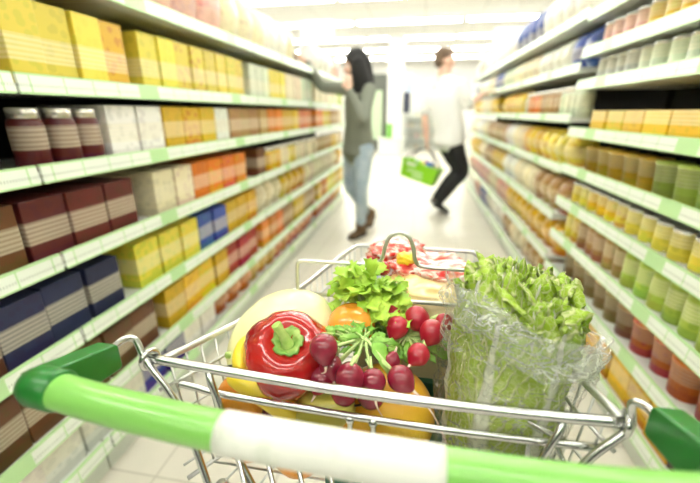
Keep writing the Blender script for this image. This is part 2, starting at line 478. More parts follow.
fill('L', 1.0, [(A,1.1,'jar',['brown','tan','maroon','navy']), (1.1,1.9,'box',['cream','white','tan','yellow']), (1.9,B,'box',['orange','cream','yellow','tan'])], 'on the fifth left-hand shelf up')
fill('L', 1.215, [(A,1.3,'tallbox',['yellow','lemon','yellow','lime']), (1.3,2.2,'tallbox',['yellow','orange','lemon']), (2.2,B,'tallbox',['lemon','lime','cream','pale'])], 'on the sixth left-hand shelf up')
fill('L', 1.49, [(A,B,'bigbag',['cream','white','pink','white','cream'])], 'on the top left-hand shelf')
C1, D1 = 2.2, 6.4
P = ['bottom', 'second', 'third', 'fourth', 'fifth', 'sixth', 'seventh', 'eighth', 'top']
fill('R', .125, [(A,C1,'box',['yellow','red','yellow','maroon'])], 'on the bottom near right-hand shelf')
fill('R', .325, [(A,C1,'tub',['orange','brown','yellow','tan'])], 'on the second near right-hand shelf up')
fill('R', .515, [(A,C1,'jar',['tan','lemon','brown','yellow','lime'])], 'on the third near right-hand shelf up')
fill('R', .70, [(A,C1,'tin',['lime','yellow','lemon','tan'])], 'on the fourth near right-hand shelf up')
fill('R', .872, [(A,C1,'tub',['yellow','yellow','lime'])], 'on the fifth near right-hand shelf up')
fill('R', 1.056, [(A,C1,'flatbox',['yellow','orange','red','orange'])], 'on the sixth near right-hand shelf up')
fill('R', 1.275, [(A,C1,'tin',['pale','grey','white'])], 'on the seventh near right-hand shelf up')
fill('R', 1.42, [(A,C1,'tin',['tan','yellow','pink','grey'])], 'on the eighth near right-hand shelf up')
fill('R', 1.58, [(A,C1,'bag',['cream','pale','pink'])], 'on the top near right-hand shelf')
fill('R', .125, [(C1,3.6,'bag',['orange','tan','cream','red']), (3.6,D1,'bag',['white','blue','white','pink'])], 'on the bottom far right-hand shelf')
fill('R', .36, [(C1,3.6,'bag',['yellow','orange','cream']), (3.6,D1,'bag',['white','cream','pink'])], 'on the second far right-hand shelf up')
fill('R', .60, [(C1,D1,'bag',['cream','tan','yellow','white'])], 'on the third far right-hand shelf up')
fill('R', .86, [(C1,3.6,'bag',['yellow','lemon','cream']), (3.6,D1,'bag',['cream','white','tan'])], 'on the fourth far right-hand shelf up')
fill('R', 1.12, [(C1,3.4,'jar',['orange','pale','tan']), (3.4,D1,'bag',['pink','cream','yellow'])], 'on the fifth far right-hand shelf up')
fill('R', 1.36, [(C1,D1,'bag',['blue','white','cream','pale'])], 'on the sixth far right-hand shelf up')
fill('R', 1.60, [(C1,D1,'bigbag',['white','pink','blue','cream'])], 'on the top far right-hand shelf')
# ------------------------------------------------------------------ the far end of the store
def simple(name, label, cat, mats, mb, group=None, **kw):
    o = mb.build(name, mats, **kw); return tag(o, label, cat, group)

t = thing('display_cooler', 'tall dark-framed upright cooler with pale green goods left of the white column', 'cooler', (-1.32, 12.0, 0))
MB().box((-1.62, 11.9, 0), (-1.02, 12.5, 2.2)).build('body', mat('cooler body', (.10, .11, .09), .5), t, smooth=False)
MB().box((-1.54, 11.87, .35), (-1.12, 11.9, 1.75)).build('door', mat('frosted pale green door', (.50, .62, .42), .2), t, smooth=False, bevel=.01)
MB().box((-1.11, 11.84, .8), (-1.09, 11.87, 1.3)).build('handle', M['chrome'], t, smooth=False)

t = thing('low_shelf_rack', 'low pale goods rack beyond the aisle behind the man', 'rack', (-.05, 12.6, 0))
for z in (.02, .34, .66, .98):
    MB().box((-.5, 12.4, z), (1.2, 12.8, z + .03)).build('shelf', M['shelfwhite'], t, smooth=False)
MB().box((-.5, 12.78, 0), (1.2, 12.8, 1.35)).build('back_panel', M['shelfwhite'], t, smooth=False)
for x in (-.5, 1.17): MB().box((x, 12.4, 0), (x + .03, 12.8, 1.35)).build('upright', M['shelfwhite'], t, smooth=False)
q = kinds['tub']
for lv, z in enumerate((.05, .37, .69, 1.01)):
    for i in range(10):
        c = random.choice(['pink', 'cream', 'white', 'grey', 'white'])
        wd = ('lowest', 'second lowest', 'second highest', 'highest')[lv]
        o = put('tub', -.40 + .165*i, 12.56, z, c, -1, '%s tub on the %s shelf of the low rack beyond the aisle' % (c, wd), '%s tubs on the %s level of the far rack' % (c, wd))

t = thing('poster_stand', 'slim upright stand with a dark blue and pale blue poster beyond the aisle', 'poster stand', (-.40, 11.5, 0))
MB().box((-.52, 11.45, 0), (-.24, 11.65, .03)).build('base', M['shelfwhite'], t, smooth=False, bevel=.01)
MB().box((-.40, 11.54, .03), (-.36, 11.57, 2.15)).build('pole', M['shelfwhite'], t, smooth=False)
MB().box((-.49, 11.5, 1.12), (-.29, 11.54, 1.68), 0).box((-.44, 11.5, 1.69), (-.23, 11.54, 2.15), 1).build('poster', [mat('dark print', (.02, .025, .05), .4), mat('pale blue print', (.45, .55, .75), .4)], t, smooth=False)

t = thing('counter', 'low white counter standing in front of the white column', 'counter', (-.75, 11.0, 0))
MB().box((-1.1, 10.7, 0), (-.45, 11.3, .42)).build('body', M['shelfwhite'], t, smooth=False, bevel=.01)
MB().box((-1.13, 10.67, .42), (-.42, 11.33, .46)).build('top', M['plinth'], t, smooth=False, bevel=.006)
for i in range(3):
    z0 = .461 + .13*i
    m = MB().box((-.90, 10.85, z0), (-.72, 11.1, z0 + .125))
    o = m.build('shopping_basket', M['green'] if i < 9 else 0, smooth=False, bevel=.02, origin=(-.81, 10.97, z0))
    tag(o, 'plain green basket on the white counter, %s of three' % ('bottom', 'middle', 'top')[i], 'basket', 'stacked green baskets on the far counter')

signm = mat('pale green hanging sign board', (.66, .80, .66), .5)
for (x0, x1, y, z0, z1, w) in ((-2.55, -1.85, 8.6, 2.62, 2.95, 'over the left-hand shelves'), (1.33, 1.85, 8.6, 2.35, 2.70, 'over the right-hand shelves')):
    t = thing('hanging_sign', 'blank pale green sign hanging from the ceiling ' + w, 'sign', ((x0+x1)/2, y, z0))
    MB().box((x0, y-.012, z0), (x1, y+.012, z1)).build('board', signm, t, smooth=False, bevel=.004)
    for x in (x0 + .08, x1 - .08): MB().tube([(x, y, z1), (x, y, 3.2)], .006, 6).build('rod', M['dullwire'], t)

# ------------------------------------------------------------------ shopping cart
def lerp_tab(tab, y):
    for (a, va), (b, vb) in zip(tab, tab[1:]):
        if y <= b: 
            t = (y - a) / (b - a); return va + (vb - va) * t
    return tab[-1][1]
LT = [(.357, -.325), (.45, -.272), (.60, -.203), (.86, -.139)]
RT = [(.357, .234), (.43, .212), (.62, .178), (.86, .148)]
ZR, ZB = .84, .645
def ring(z, y0=.357):
    """basket outline at height z: left side, front, right side"""
    k = (ZR - z) / (ZR - ZB); ins = .022 * k; yf = .86 - .05 * k
    pts = []
    ys = [y0 + (yf - y0) * i / 8 for i in range(9)]
    ysr = [.357 + (.86 - .357) * i / 8 for i in range(9)]
    for y, yr in zip(ys, ysr): pts.append(V((lerp_tab(LT, yr) + ins, y, z)))
    for y, yr in list(zip(ys, ysr))[::-1]: pts.append(V((lerp_tab(RT, yr) - ins, y, z)))
    return pts
def ringpath(z):
    p = ring(z); L = p[:9]; R = p[9:]
    c = .02
    a = L[:-1] + [L[-1] + V((0, -c, 0)), L[-1] + V((c*.3, -c*.3, 0)), L[-1] + V((c, 0, 0))]
    b = [R[0] + V((-c, 0, 0)), R[0] + V((-c*.3, -c*.3, 0)), R[0] + V((0, -c, 0))] + R[1:]
    return a + b
cart = thing('shopping_cart', 'wire shopping cart with light green handle holding the groceries', 'shopping cart', (-.05, .5, 0))
cart_basket = MB()
cart_basket.tube(spline(ringpath(ZR), 2), .0052, 10)
for z, r in ((.80, .0028), (.755, .002), (.71, .002), (.67, .002), (ZB, .0035)):
    cart_basket.tube(ringpath(z), r, 6)
top = ringpath(ZR); bot = ringpath(ZB)
def resample(P, d):
    out = []; acc = 0; nxt = d/2
    L = [0]
    for a, b in zip(P, P[1:]): L.append(L[-1] + (b-a).length)
    tot = L[-1]; n = int(tot/d)
    return n, L, tot
def at_len(P, f):
    L = [0]
    for a, b in zip(P, P[1:]): L.append(L[-1] + (b-a).length)
    s = f * L[-1]
    for i in range(len(P)-1):
        if s <= L[i+1] + 1e-9: return P[i].lerp(P[i+1], (s-L[i])/max(L[i+1]-L[i], 1e-9))
    return P[-1]
nw = 58
for i in range(1, nw):
    f = i / nw
    cart_basket.tube([at_len(top, f), at_len(bot, f)], .0017, 6)
# bottom grid
for i in range(1, 14):
    y = .357 + (.81 - .357) * i / 14; yr = .357 + .503 * i / 14
    cart_basket.tube([(lerp_tab(LT, yr) + .022, y, ZB), (lerp_tab(RT, yr) - .022, y, ZB)], .0017, 6)
for i in range(1, 10):
    f = i / 10
    cart_basket.tube([(-.303 + (.513) * f, .357, ZB - .003), (-.117 + .24 * f, .81, ZB - .003)], .0017, 6)
# upright hook wires at the corners
cart_basket.build('basket', M['dullwire'], cart)
# rear gate: thick top rail, chrome second rail, short stubs and the folded lower wires
m = MB()
m.tube(spline([(-.325, .357, .85), (-.18, .352, .846), (-.045, .350, .842), (.10, .352, .84), (.232, .357, .84)], 5), .0062, 12)
m.build('rear_rail', M['chrome'], cart)
m = MB()
m.tube(spline([(-.283, .350, .822), (-.262, .352, .817), (-.23, .354, .810), (-.10, .352, .806), (.05, .352, .803), (.215, .356, .803)], 5), .0045, 10)
m.build('rear_lower_rail', M['chrome'], cart)
m = MB()
for x in (-.062, -.034):
    m.tube([(x, .352, .806), (x, .352, .797), (x + .003, .345, .65)], .0036, 8)
    m.ball((x, .350, .8015), .0062, 10)
m.tube(spline([(-.243, .356, .846), (-.236, .346, .836), (-.222, .338, .80), (-.20, .325, .745), (-.16, .305, .69)], 4), .0045, 8)
m.tube(spline([(.172, .356, .838), (.165, .346, .825), (.150, .338, .79), (.135, .33, .74)], 4), .0040, 8)
for i in range(6):
    x = -.20 + .038 * i
    m.tube([(x, .325, .76), (x + .05, .27, .63)], .0030, 8)
m.tube([(-.24, .30, .70), (.20, .30, .70)], .0034, 8)
m.tube([(.10, .42, .80), (.17, .37, .80), (.185, .33, .77)], .0035, 8)
m.tube([(.165, .43, .83), (.145, .36, .76)], .0030, 8)
m.build('rear_gate', M['chrome'], cart)
# ring joints and bracket wires
for s in (-1, 1):
    cx = -.325 if s < 0 else .232
    bx = -.352 if s < 0 else .244
    m = MB()
    m.tube([(cx + .010*math.cos(a)*.3, .357 + .0115*math.cos(a), .849 + .0115*math.sin(a) - (.009 if s > 0 else 0)) for a in [2*PI*i/18 for i in range(18)]], .0038, 8, closed=True)
    m.build('ring', M['chrome'], cart)
    m = MB()
    zo = 0 if s < 0 else -.01
    m.tube(spline([(bx, .322, .876+zo), (bx - s*.004, .345, .882+zo), (bx - s*.012, .356, .876+zo), (cx, .350, .850+zo), (cx - s*.03, .343, .815+zo), (cx - s*.055, .333, .775+zo), (cx - s*.09, .31, .70)], 6), .0045, 10)
    m.build('bracket_wire', M['chrome'], cart)
# handle
HP = spline([(-.335, .239, .9), (-.25, .228, .9), (-.146, .220, .9), (-.045, .2165, .9), (.033, .2155, .9), (.13, .217, .9), (.228, .226, .9)], 8)
m = MB(); m.tube(HP, .0165, 28); m.build('handle', M['green'], cart)
lab = [p for p in HP if -.148 <= p.x <= .034]
m = MB(); m.tube(lab, .0174, 28); m.build('handle_label', M['label'], cart)['label'] = 'white paper sleeve around the handle'
for s in (-1, 1):
    ex = -.335 if s < 0 else .228
    m = MB()
    d = V((s*1.0, .10, 0)).normalized()
    p = V((ex, .239 if s < 0 else .226, .9))
    m.tube([p - d*.016, p - d*.014, p + d*.012, p + d*.022, p + d*.026], [.0175, .0195, .0195, .016, .008], 28)
    m.build('collar', M['darkgreen'], cart, bevel=0)
    m = MB()
    ix, ox = ex + s*.000, ex + s*.026
    lo_, hi_ = min(ix, ox), max(ix, ox)
    prof = [(.236, .884), (.236, .916), (.255, .912), (.322, .893), (.326, .889), (.326, .862), (.322, .858), (.28, .864)]
    k = len(prof)
    m.add([(lo_, y, z) for y, z in prof] + [(hi_, y, z) for y, z in prof], [tuple(reversed(range(k))), tuple(range(k, 2*k))] + [(i, (i+1) % k, k + (i+1) % k, k + i) for i in range(k)])
    m.build('bracket', M['darkgreen'], cart, bevel=.0035)
# divider frame with the loop
m = MB()
fy = .585
m.tube(spline([(-.199, fy, .842), (-.1985, fy, .86), (-.197, fy, .897), (-.190, fy, .904), (-.17, fy, .9045), (-.10, fy, .905), (-.062, fy, .907), (-.049, fy, .917), (-.044, fy, .940), (-.036, fy, .958), (-.021, fy, .965), (-.006, fy, .958), (.002, fy, .940), (.007, fy, .917), (.020, fy, .908), (.06, fy, .907), (.13, fy, .906), (.142, fy, .898), (.145, fy, .86), (.145, fy, .842)], 5), .0034, 10)
m.tube([(-.206, fy, .842), (.172, fy, .842)], .0036, 10)
m.build('divider_frame', M['dullwire'], cart)
# undercarriage
m = MB()
for s, tb in ((-1, LT), (1, RT)):
    xr = lerp_tab(tb, .40) - s*.05; xf = lerp_tab(tb, .80) - s*.03
    m.tube(spline([(xr, .36, ZB), (xr, .33, .5), (xr, .34, .22), (xr, .36, .16), (xf, .78, .14), (xf, .82, .14)], 5), .009, 10)
    m.tube([(xf, .79, ZB), (xf, .80, .14)], .007, 8)
m.tube([(lerp_tab(LT, .8) + .03, .80, .14), (lerp_tab(RT, .8) - .03, .80, .14)], .008, 8)
m.tube([(lerp_tab(LT, .4) + .05, .35, .165), (lerp_tab(RT, .4) - .05, .35, .165)], .008, 8)
m.build('chassis', M['dullwire'], cart)
for (x, y) in ((lerp_tab(LT, .4) + .05, .37), (lerp_tab(RT, .4) - .05, .37), (lerp_tab(LT, .8) + .03, .80), (lerp_tab(RT, .8) - .03, .80)):
    m = MB()
    Mx = Matrix.Translation((x, y, .05)) @ Matrix.Rotation(PI/2, 4, 'Y')
    m.lathe([(.02, -.012), (.046, -.012), (.05, -.008), (.05, .008), (.046, .012), (.02, .012)], 24, M=Mx)
    w = m.build('wheel', M['black'], cart)
    m = MB().box((x-.02, y-.012, .05), (x-.016, y+.012, .13)).box((x+.016, y-.012, .05), (x+.02, y+.012, .13)).box((x-.02, y-.014, .12), (x+.02, y+.014, .145))
    m.build('fork', M['dullwire'], w)

# ------------------------------------------------------------------ groceries
def fruit_mat(name, col, col2, scale=12, rough=.4, bump=None, coat=.3, lo=.4, hi=.65, sss=.1):
    return mat(name, col, rough, coat=coat, vary=(scale, col2, lo, hi), bump=bump, sss=sss)
M['melon'] = fruit_mat('pale melon rind', (.90, .86, .42), (.94, .91, .60), 9, .4, (60, .15))
M['pepper'] = mat('glossy red pepper skin', (.42, .007, .006), .2, coat=.8, vary=(18, (.26, .003, .004), .45, .7))
M['stem'] = fruit_mat('green stem', (.33, .55, .10), (.55, .68, .25), 50, .5, (120, .4), 0)
M['calyx'] = fruit_mat('green pepper calyx', (.16, .34, .05), (.38, .52, .14), 70, .5, (140, .5), 0)
M['orange'] = fruit_mat('orange peel', (.86, .28, .01), (.80, .36, .03), 18, .4, (190, .7))
M['grapefruit'] = fruit_mat('yellow orange citrus peel', (.88, .40, .015), (.90, .58, .05), 7, .4, (170, .6))
M['tomato'] = fruit_mat('orange tomato skin', (.86, .30, .02), (.85, .38, .05), 8, .18, None, .6)
M['radish'] = fruit_mat('radish skin', (.20, .006, .024), (.28, .014, .04), 26, .22, (60, .12), .35)
M['radish2'] = fruit_mat('bright radish skin', (.38, .008, .025), (.46, .02, .045), 26, .28, (60, .12), .35)
M['root'] = mat('pale radish root', (.80, .62, .50), .6)
M['banana'] = fruit_mat('banana skin', (.88, .70, .03), (.84, .62, .05), 8, .45)
M['tip'] = mat('black banana tip', (.025, .018, .01), .8)
M['pear'] = fruit_mat('speckled yellow green pear skin', (.50, .46, .06), (.62, .54, .12), 14, .4)
M['onion'] = fruit_mat('purple onion skin', (.13, .02, .05), (.30, .10, .14), 12, .25)
M['leafA'] = mat('bright herb leaf', (.30, .54, .03), .45, vary=(40, (.50, .70, .08), .4, .7))
M['leafB'] = mat('radish leaf', (.17, .40, .035), .5, vary=(30, (.34, .56, .12), .4, .7))
M['stalk'] = mat('pale green stalk', (.52, .68, .26), .4)

def ballthing(name, label, cat, c, r, m, group=None, fn=None, n=32, Mx=None):
    o = MB().ball(c, r, n, fn=fn, M=Mx).build(name, m, origin=c); return tag(o, label, cat, group)

# pale melon
c = V((-.192, .500, .792))
def fm(u): return u * (1 + .012*noise.noise(u*3))
t = thing('melon', 'large pale yellow melon lying behind the red pepper', 'melon', (c.x, c.y, c.z-.092))
MB().ball(c, (.082, .104, .086), 40, fn=fm, M=Matrix.Rotation(-.38, 4, 'Z')).build('body', M['melon'], t)
m = MB(); m.tube([c + V((-.055,-.066,.02)), c + V((-.063,-.080,.026))], [.006,.005], 8); m.build('stem', M['stem'], t)

# dark green tray under the fruit
m = MB(); tx0, tx1, ty0, ty1 = -.10, .175, .368, .56
m.box((tx0, ty0, .651), (tx1, ty1, .655)).box((tx0, ty0, .651), (tx0+.004, ty1, .70)).box((tx1-.004, ty0, .651), (tx1, ty1, .70)).box((tx0, ty0, .651), (tx1, ty0+.004, .70)).box((tx0, ty1-.004, .651), (tx1, ty1, .70))
m.box((tx0-.006, ty0-.006, .70), (tx1+.004, ty0+.006, .704)).box((tx0-.006, ty1-.006, .70), (tx1+.004, ty1+.006, .704))
o = m.build('produce_tray', M['tray'], smooth=False, bevel=.0015, origin=(.04, .46, .651)); tag(o, 'dark green plastic tray under the big orange fruit and the cabbage', 'tray')

# red pepper
pc = V((-.161, .420, .835))
ax = V((.20, -.50, .82)).normalized()
Rm = ax.to_track_quat('Z', 'Y').to_matrix().to_4x4()
def pep(u):
    w = math.atan2(u.y, u.x); s_ = math.hypot(u.x, u.y)
    ss = max(s_, 1e-4)**-.18 if u.z < .3 else max(s_, 1e-4)**-.08
    lobe = 1 + .10 * s_ * (abs(math.cos(2*w + .4))**.7 - .5) + .025*math.sin(3*w+1)
    lobe *= ss
    p = V((u.x * lobe, u.y * lobe, u.z))
    d = max(0, 1 - s_ / .55)
    if u.z > 0: p.z = .88*u.z * (1 - .0*d) - .42 * d**1.3
    else: p.z = u.z * .98 + .2 * d**1.5
    p += u * .03 * noise.noise(u * 2.2 + V((3,1,2)))
    if u.z > -.2: p += u * .016 * math.sin(11*w + 5*noise.noise(u*2)) * s_**2
    return p
t = thing('bell_pepper', 'large glossy red bell pepper with green stem', 'bell pepper', (pc.x, pc.y, pc.z - .045))
MB().ball(pc, (.0600, .0600, .050), 72, fn=pep, M=Rm).build('body', M['pepper'], t)
m = MB()
sb = pc + ax * .0225
calyx = []
Rm3 = Rm
vs = [V((0, 0, .006))]; nfa = 30
for rr, zz in ((.006, .003), (.013, .0095), (.0195, .0160)):
    for j in range(nfa):
        w = 2*PI*j/nfa; q = rr * (1 + (.07*math.cos(5*w+.5) + .06*math.sin(11*w) + .22*noise.noise(V((math.cos(w)*2, math.sin(w)*2, 1)))) * (rr/.0195))
        vs.append(V((q*math.cos(w), q*math.sin(w), zz + .003*noise.noise(V((math.cos(w)*3, math.sin(w)*3, rr*90))))))
fs = [(0, 1+j, 1+(j+1) % nfa) for j in range(nfa)]
for a in range(2):
    for j in range(nfa): fs.append((1+a*nfa+j, 1+(a+1)*nfa+j, 1+(a+1)*nfa+(j+1) % nfa, 1+a*nfa+(j+1) % nfa))
m.add([Rm @ p + sb for p in vs], fs)
m.build('calyx', M['calyx'], t, solid=.003)
m = MB(); e1 = sb + ax*.012
m.tube(spline([sb, sb + ax*.012 + V((-.002,0,0)), sb + ax*.024 + V((-.007, .003, .002)), sb + ax*.034 + V((-.014, .006, .005)), sb + ax*.039 + V((-.018, .008, .007))], 4), [.0085]*4+[.0068]*4+[.0056]*4+[.0066]*4+[.0060], 12, side=(1,0,0)); m.build('stem', M['stem'], t)

# citrus and tomato
def pore(u): return u * (1 - .09 * max(0, 1 - math.hypot(u.x, u.y)/.16) * (1 if u.z > 0 else .3))
Tl = Matrix.Rotation(-.7, 4, 'X')
c = V((-.026, .447, .7275)); ballthing('orange_fruit', 'biggest yellow-orange citrus fruit beneath the front radishes', 'citrus fruit', c, (.0725, .0725, .070), M['grapefruit'], fn=pore, n=48, Mx=Tl)
c = V((-.086, .502, .838)); t = thing('tomato', 'smooth round orange tomato between pepper and herbs', 'tomato', (c.x, c.y, c.z-.03))
MB().ball(c, (.037, .037, .032), 36, fn=pore).build('body', M['tomato'], t)
# oranges below pepper
for (p, w) in (((-.226, .398, .766), 'rough-skinned orange under the banana at the left of the cart'), ):
    ballthing('orange', w, 'orange', V(p), (.036,)*3, M['orange'], fn=pore, n=36, group='oranges in the cart', Mx=Matrix.Rotation(1.0, 4, 'X'))
for (p, w) in (((-.226, .41, .690), 'orange on the cart floor under another orange'), ((-.145, .40, .688), 'orange on the cart floor below the purple onion'), ((-.09, .53, .758), 'orange half hidden behind the melon')):
    if w.startswith('orange half'): continue
    ballthing('orange', w, 'orange', V(p), (.040,)*3, M['orange'], fn=pore, n=28, group='oranges in the cart')
# onions
for (p, r, w) in (((-.160, .418, .752), .044, 'dark purple onion directly under the red pepper'), ((-.100, .452, .750), .036, 'dark purple onion under the front radishes')):
    t = thing('red_onion', w, 'onion', (p[0], p[1], p[2]-r*.9), 'purple onions')
    m = MB(); m.ball(V(p), (r, r, r*.88), 32); m.build('body', M['onion'], t)
    m = MB(); m.tube([V(p)+V((0,.0,-r*.8)), V(p)+V((0,0,-r*.93))], [.008,.006], 8); m.build('root_base', M['root'], t)
# banana
t = thing('banana', 'yellow banana with a black tip beside the pepper', 'banana', (-.21, .40, .76))
bp = spline([(-.230, .388, .812), (-.215, .382, .811), (-.195, .380, .803), (-.172, .380, .788), (-.152, .382, .770), (-.138, .388, .750), (-.132, .395, .735)], 4)
n_ = len(bp); m = MB(); m.tube(bp, [.006 + .0125*math.sin(PI*min(1, .12 + .8*i/(n_-1)))**.6 for i in range(n_)], 8); m.build('body', M['banana'], t, sub=1)
m = MB(); m.tube([bp[0] + V((-.011, .012, .001)), bp[0] + V((-.004, .004, 0)), bp[0]], [.006, .0075, .0078], 10); m.build('tip', M['tip'], t)['label'] = 'black dried tip'
t = thing('banana', 'yellow banana end rising between the pale melon and the pepper', 'banana', (-.235, .41, .80))
bp = spline([(-.222, .440, .840), (-.227, .420, .836), (-.226, .403, .826), (-.220, .394, .812)], 5)
n_ = len(bp); m = MB(); m.tube(bp, [.006 + .006*math.sin(PI*min(1, .1 + .8*i/(n_-1)))**.6 for i in range(n_)], 8); m.build('body', M['banana'], t, sub=1)
# pear
pp = V((-.106, .394, .763)); t = thing('pear', 'yellow-green speckled pear behind the chrome rail', 'pear', (pp.x, pp.y, pp.z-.035))
m = MB(); Mx = Matrix.Translation(pp) @ Matrix.Rotation(1.15, 4, 'Y') @ Matrix.Translation((0,0,-.04))
m.lathe([(.004,-.001),(.018,.002),(.030,.012),(.035,.026),(.034,.040),(.027,.056),(.019,.068),(.014,.078),(.008,.085),(.003,.087)], 28, M=Mx); m.build('body', M['pear'], t, sub=1)
m = MB(); m.tube([Mx @ V((0,0,.084)), Mx @ V((.002,0,.10))], .0016, 6); m.build('stem', M['tip'], t)
for i in range(16):
    pass

# radishes
def radish(c, r, label, group, m, tdir=(0.3, -.6, -.7), tl=.03, el=1.08, sdir=None):
    c = V(c); td = V(tdir).normalized()
    R = (-td).to_track_quat('Z', 'Y').to_matrix().to_4x4()
    t = thing('radish', label, 'radish', (c.x, c.y, c.z - r), group)
    def f(u): 
        p = u * (1 + .03*noise.noise(u*2 + c*40))
        if u.z < -.6: p.z *= 1 + .25*((-u.z-.6)/.4)**3
        return p
    MB().ball(c, (r, r, r*el), 28, fn=f, M=R).build('body', m, t)
    sw = V((random.uniform(-.5,.5), random.uniform(-.5,.5), random.uniform(-.4,.3)))
    mm = MB(); p0 = c + td*r*el*1.02
    pts = spline([p0 - td*.002, p0 + td*tl*.25, p0 + (td + sw*.35)*tl*.6, p0 + (td + sw)*tl], 4)
    k = len(pts); mm.tube(pts, [.0022*(1-i/(k-1))**1.3 + .0004 for i in range(k)], 6); mm.build('root', M['root'], t)
    mm = MB(); s0 = c - td*r*el*.92; sd = V(sdir).normalized() if sdir else -td
    for q in range(3):
        d2 = (sd + V((random.uniform(-.2,.2),)*3)).normalized()
        mm.tube([s0, s0 + d2*.008, s0 + d2*.018], [.0026, .002, .0017], 6)
    mm.build('stalks', M['stalk'], t)
    return t
GA = 'dark radishes of the front bunch'; GB = 'bright radishes of the back bunch'
frontr = [((-.0985, .376, .880), .0175, 'front bunch radish nearest the pepper, highest of its bunch', (.2,-.5,-.8), .02),
          ((-.0600, .337, .872), .0165, 'egg-shaped front bunch radish directly over the rail', (-.1,.1,-1), .010),
          ((-.0345, .344, .866), .0142, 'round front bunch radish third from the pepper', (.2,-.6,-.6), .025),
          ((-.0045, .350, .869), .0150, 'rightmost dark radish of the front bunch with long root', (.9,-.5,-.5), .06),
          ((-.0165, .376, .871), .0105, 'small radish peeping out behind the front bunch', (.3,.3,.9), .015),
          ((-.0900, .374, .856), .0145, 'radish tucked below the highest front radish', (.3,-.5,-.7), .02),
          ((-.0990, .362, .845), .0165, 'dark radish against the lower side of the pepper', (-.3,-.4,-.8), .025),
          ((-.0690, .352, .838), .0155, 'shaded radish below the rail at the pear', (.2,.2,-.7), .012),
          ((-.0380, .356, .836), .0165, 'shaded radish below the rail at the citrus fruit', (.3,.1,-.6), .012)]
KS = [1.035, 1.13, 1.13, 1.13, 1.13, 1.07, 1.09, 1.13, 1.13]
frontr = [(tuple(V((0,0,1.15)) + (V(c) - V((0,0,1.15)))*k), r*k, l, td, tl) for k, (c, r, l, td, tl) in zip(KS, frontr)]
for i, (c, r, l, td, tl) in enumerate(frontr):
    cc = V(c)
    radish(cc, r, l, GA, M['radish'], td, tl, 1.15 if i == 1 else 1.02, sdir=V((-.057, .446, .846)) - cc)
backr = [((-.026, .531, .842), .0180, 'back bunch radish at the left beside the herbs', (.1,-.4,-.9), .03),
         ((-.0155, .503, .840), .0172, 'back bunch radish with a long pale root pointing at the pepper', (-.3,-.6,-.5), .04),
         ((.0135, .523, .846), .0195, 'largest radish in the middle of the back bunch', (.6,-.2,-.6), .02),
         ((-.001, .545, .838), .0150, 'back bunch radish peeping between two bigger ones', (0,.5,-.5), .02),
         ((.036, .495, .842), .0185, 'back bunch radish touching the wrapped cabbage', (-.4,-.5,-.6), .02),
         ((.017, .448, .834), .0155, 'lowest back bunch radish above the citrus fruit', (-.5,-.6,-.4), .035),
         ((.054, .518, .848), .0125, 'small back bunch radish half hidden by the cabbage wrap', (.5,-.2,-.4), .02)]
for c, r, l, td, tl in backr:
    radish(c, r, l, GB, M['radish2'], td, tl, 1.02, sdir=V((.0, .52, .815)) - V(c))

# leaves
def leaflet(m, base, d, up, L, W, lobes=3, mi=0, curl=.25, serr=.22):
    """one lobed leaflet growing from base in direction d with face normal about up"""
    d = V(d).normalized(); up = V(up); sx = d.cross(up).normalized(); nz = sx.cross(d).normalized()
    K = 9; vs = []; fs = []
    for i in range(K + 1):
        t = i / K
        prof = math.sin(PI * min(1, t*1.02))**.7 * (1 - .25*t)
        if lobes > 1: prof *= .72 + .38 * abs(math.cos(PI*lobes*t*.5 + .3))
        w = W * .5 * max(prof, .02) * (1 + serr * (1 if i % 2 else -1))
        zc = -curl * L * (t**2) + .04*L*noise.noise(base*40 + V((t*4,0,0)))
        rip = .12 * W * math.sin(t*9 + base.x*300)
        tt = L * t
        vs.append(base + d*tt + nz*(zc + .16*w) - sx*w + nz*rip + d*(.12*w*(1 if i % 2 else 0)))
        vs.append(base + d*tt + nz*(zc - .02*W))
        vs.append(base + d*tt + nz*(zc + .16*w) + sx*w - nz*rip*.7 + d*(.12*w*(1 if i % 2 else 0)))
    for i in range(K):
        a = i*3; fs += [(a, a+1, a+4, a+3), (a+1, a+2, a+5, a+4)]
    m.add(vs, fs, mi)
def rdir(base=(0,0,1), spread=1.0):
    return (V(base) + V((random.gauss(0,1), random.gauss(0,1), random.gauss(0,1)))*spread*.6).normalized()

# herb bunch: stalks fanning out from low in the cart, each with a three-part lobed leaf
t = thing('celery_leaves', 'bunch of bright green leafy celery herbs behind the tomato', 'herbs', (-.06, .56, .70))
st = MB(); lf = MB()
root = V((-.05, .60, .70))
random.seed(21)
for i in range(46):
    a = random.uniform(0, 2*PI); rr = math.sqrt(random.random())
    tip = V((-.068 + .060*rr*math.cos(a), .545 + .045*rr*math.sin(a), .858 + .036*(1-rr**2) - .012*(math.sin(a) < 0) + random.uniform(-.02,.012)))
    if tip.x < -.10 and tip.z > .90: tip.z -= .02
    mid = root.lerp(tip, .55) + V((0, 0, .01))
    path = spline([root + V((random.uniform(-.015,.015), random.uniform(-.01,.01), 0)), mid, tip], 4)
    st.tube(path, .0018, 6)
    up = (V((0, -.35, .9)) + V((random.gauss(0,.35), random.gauss(0,.35), 0))).normalized()
    out = (tip - V((-.068, .56, .85))); out.z *= .4
    if out.length < .01: out = rdir((0,-1,0))
    out = (out.normalized() + V((random.gauss(0,.5), random.gauss(0,.5), random.gauss(0,.15)))).normalized()
    sx = out.cross(up).normalized(); L = random.uniform(.024, .036)
    leaflet(lf, tip, out, up, L, L*.95, 3, curl=.2)
    leaflet(lf, tip - out*.002, (out*.35 + sx).normalized(), up, L*.85, L*.8, 3, curl=.25)
    leaflet(lf, tip - out*.002, (out*.35 - sx).normalized(), up, L*.85, L*.8, 3, curl=.25)
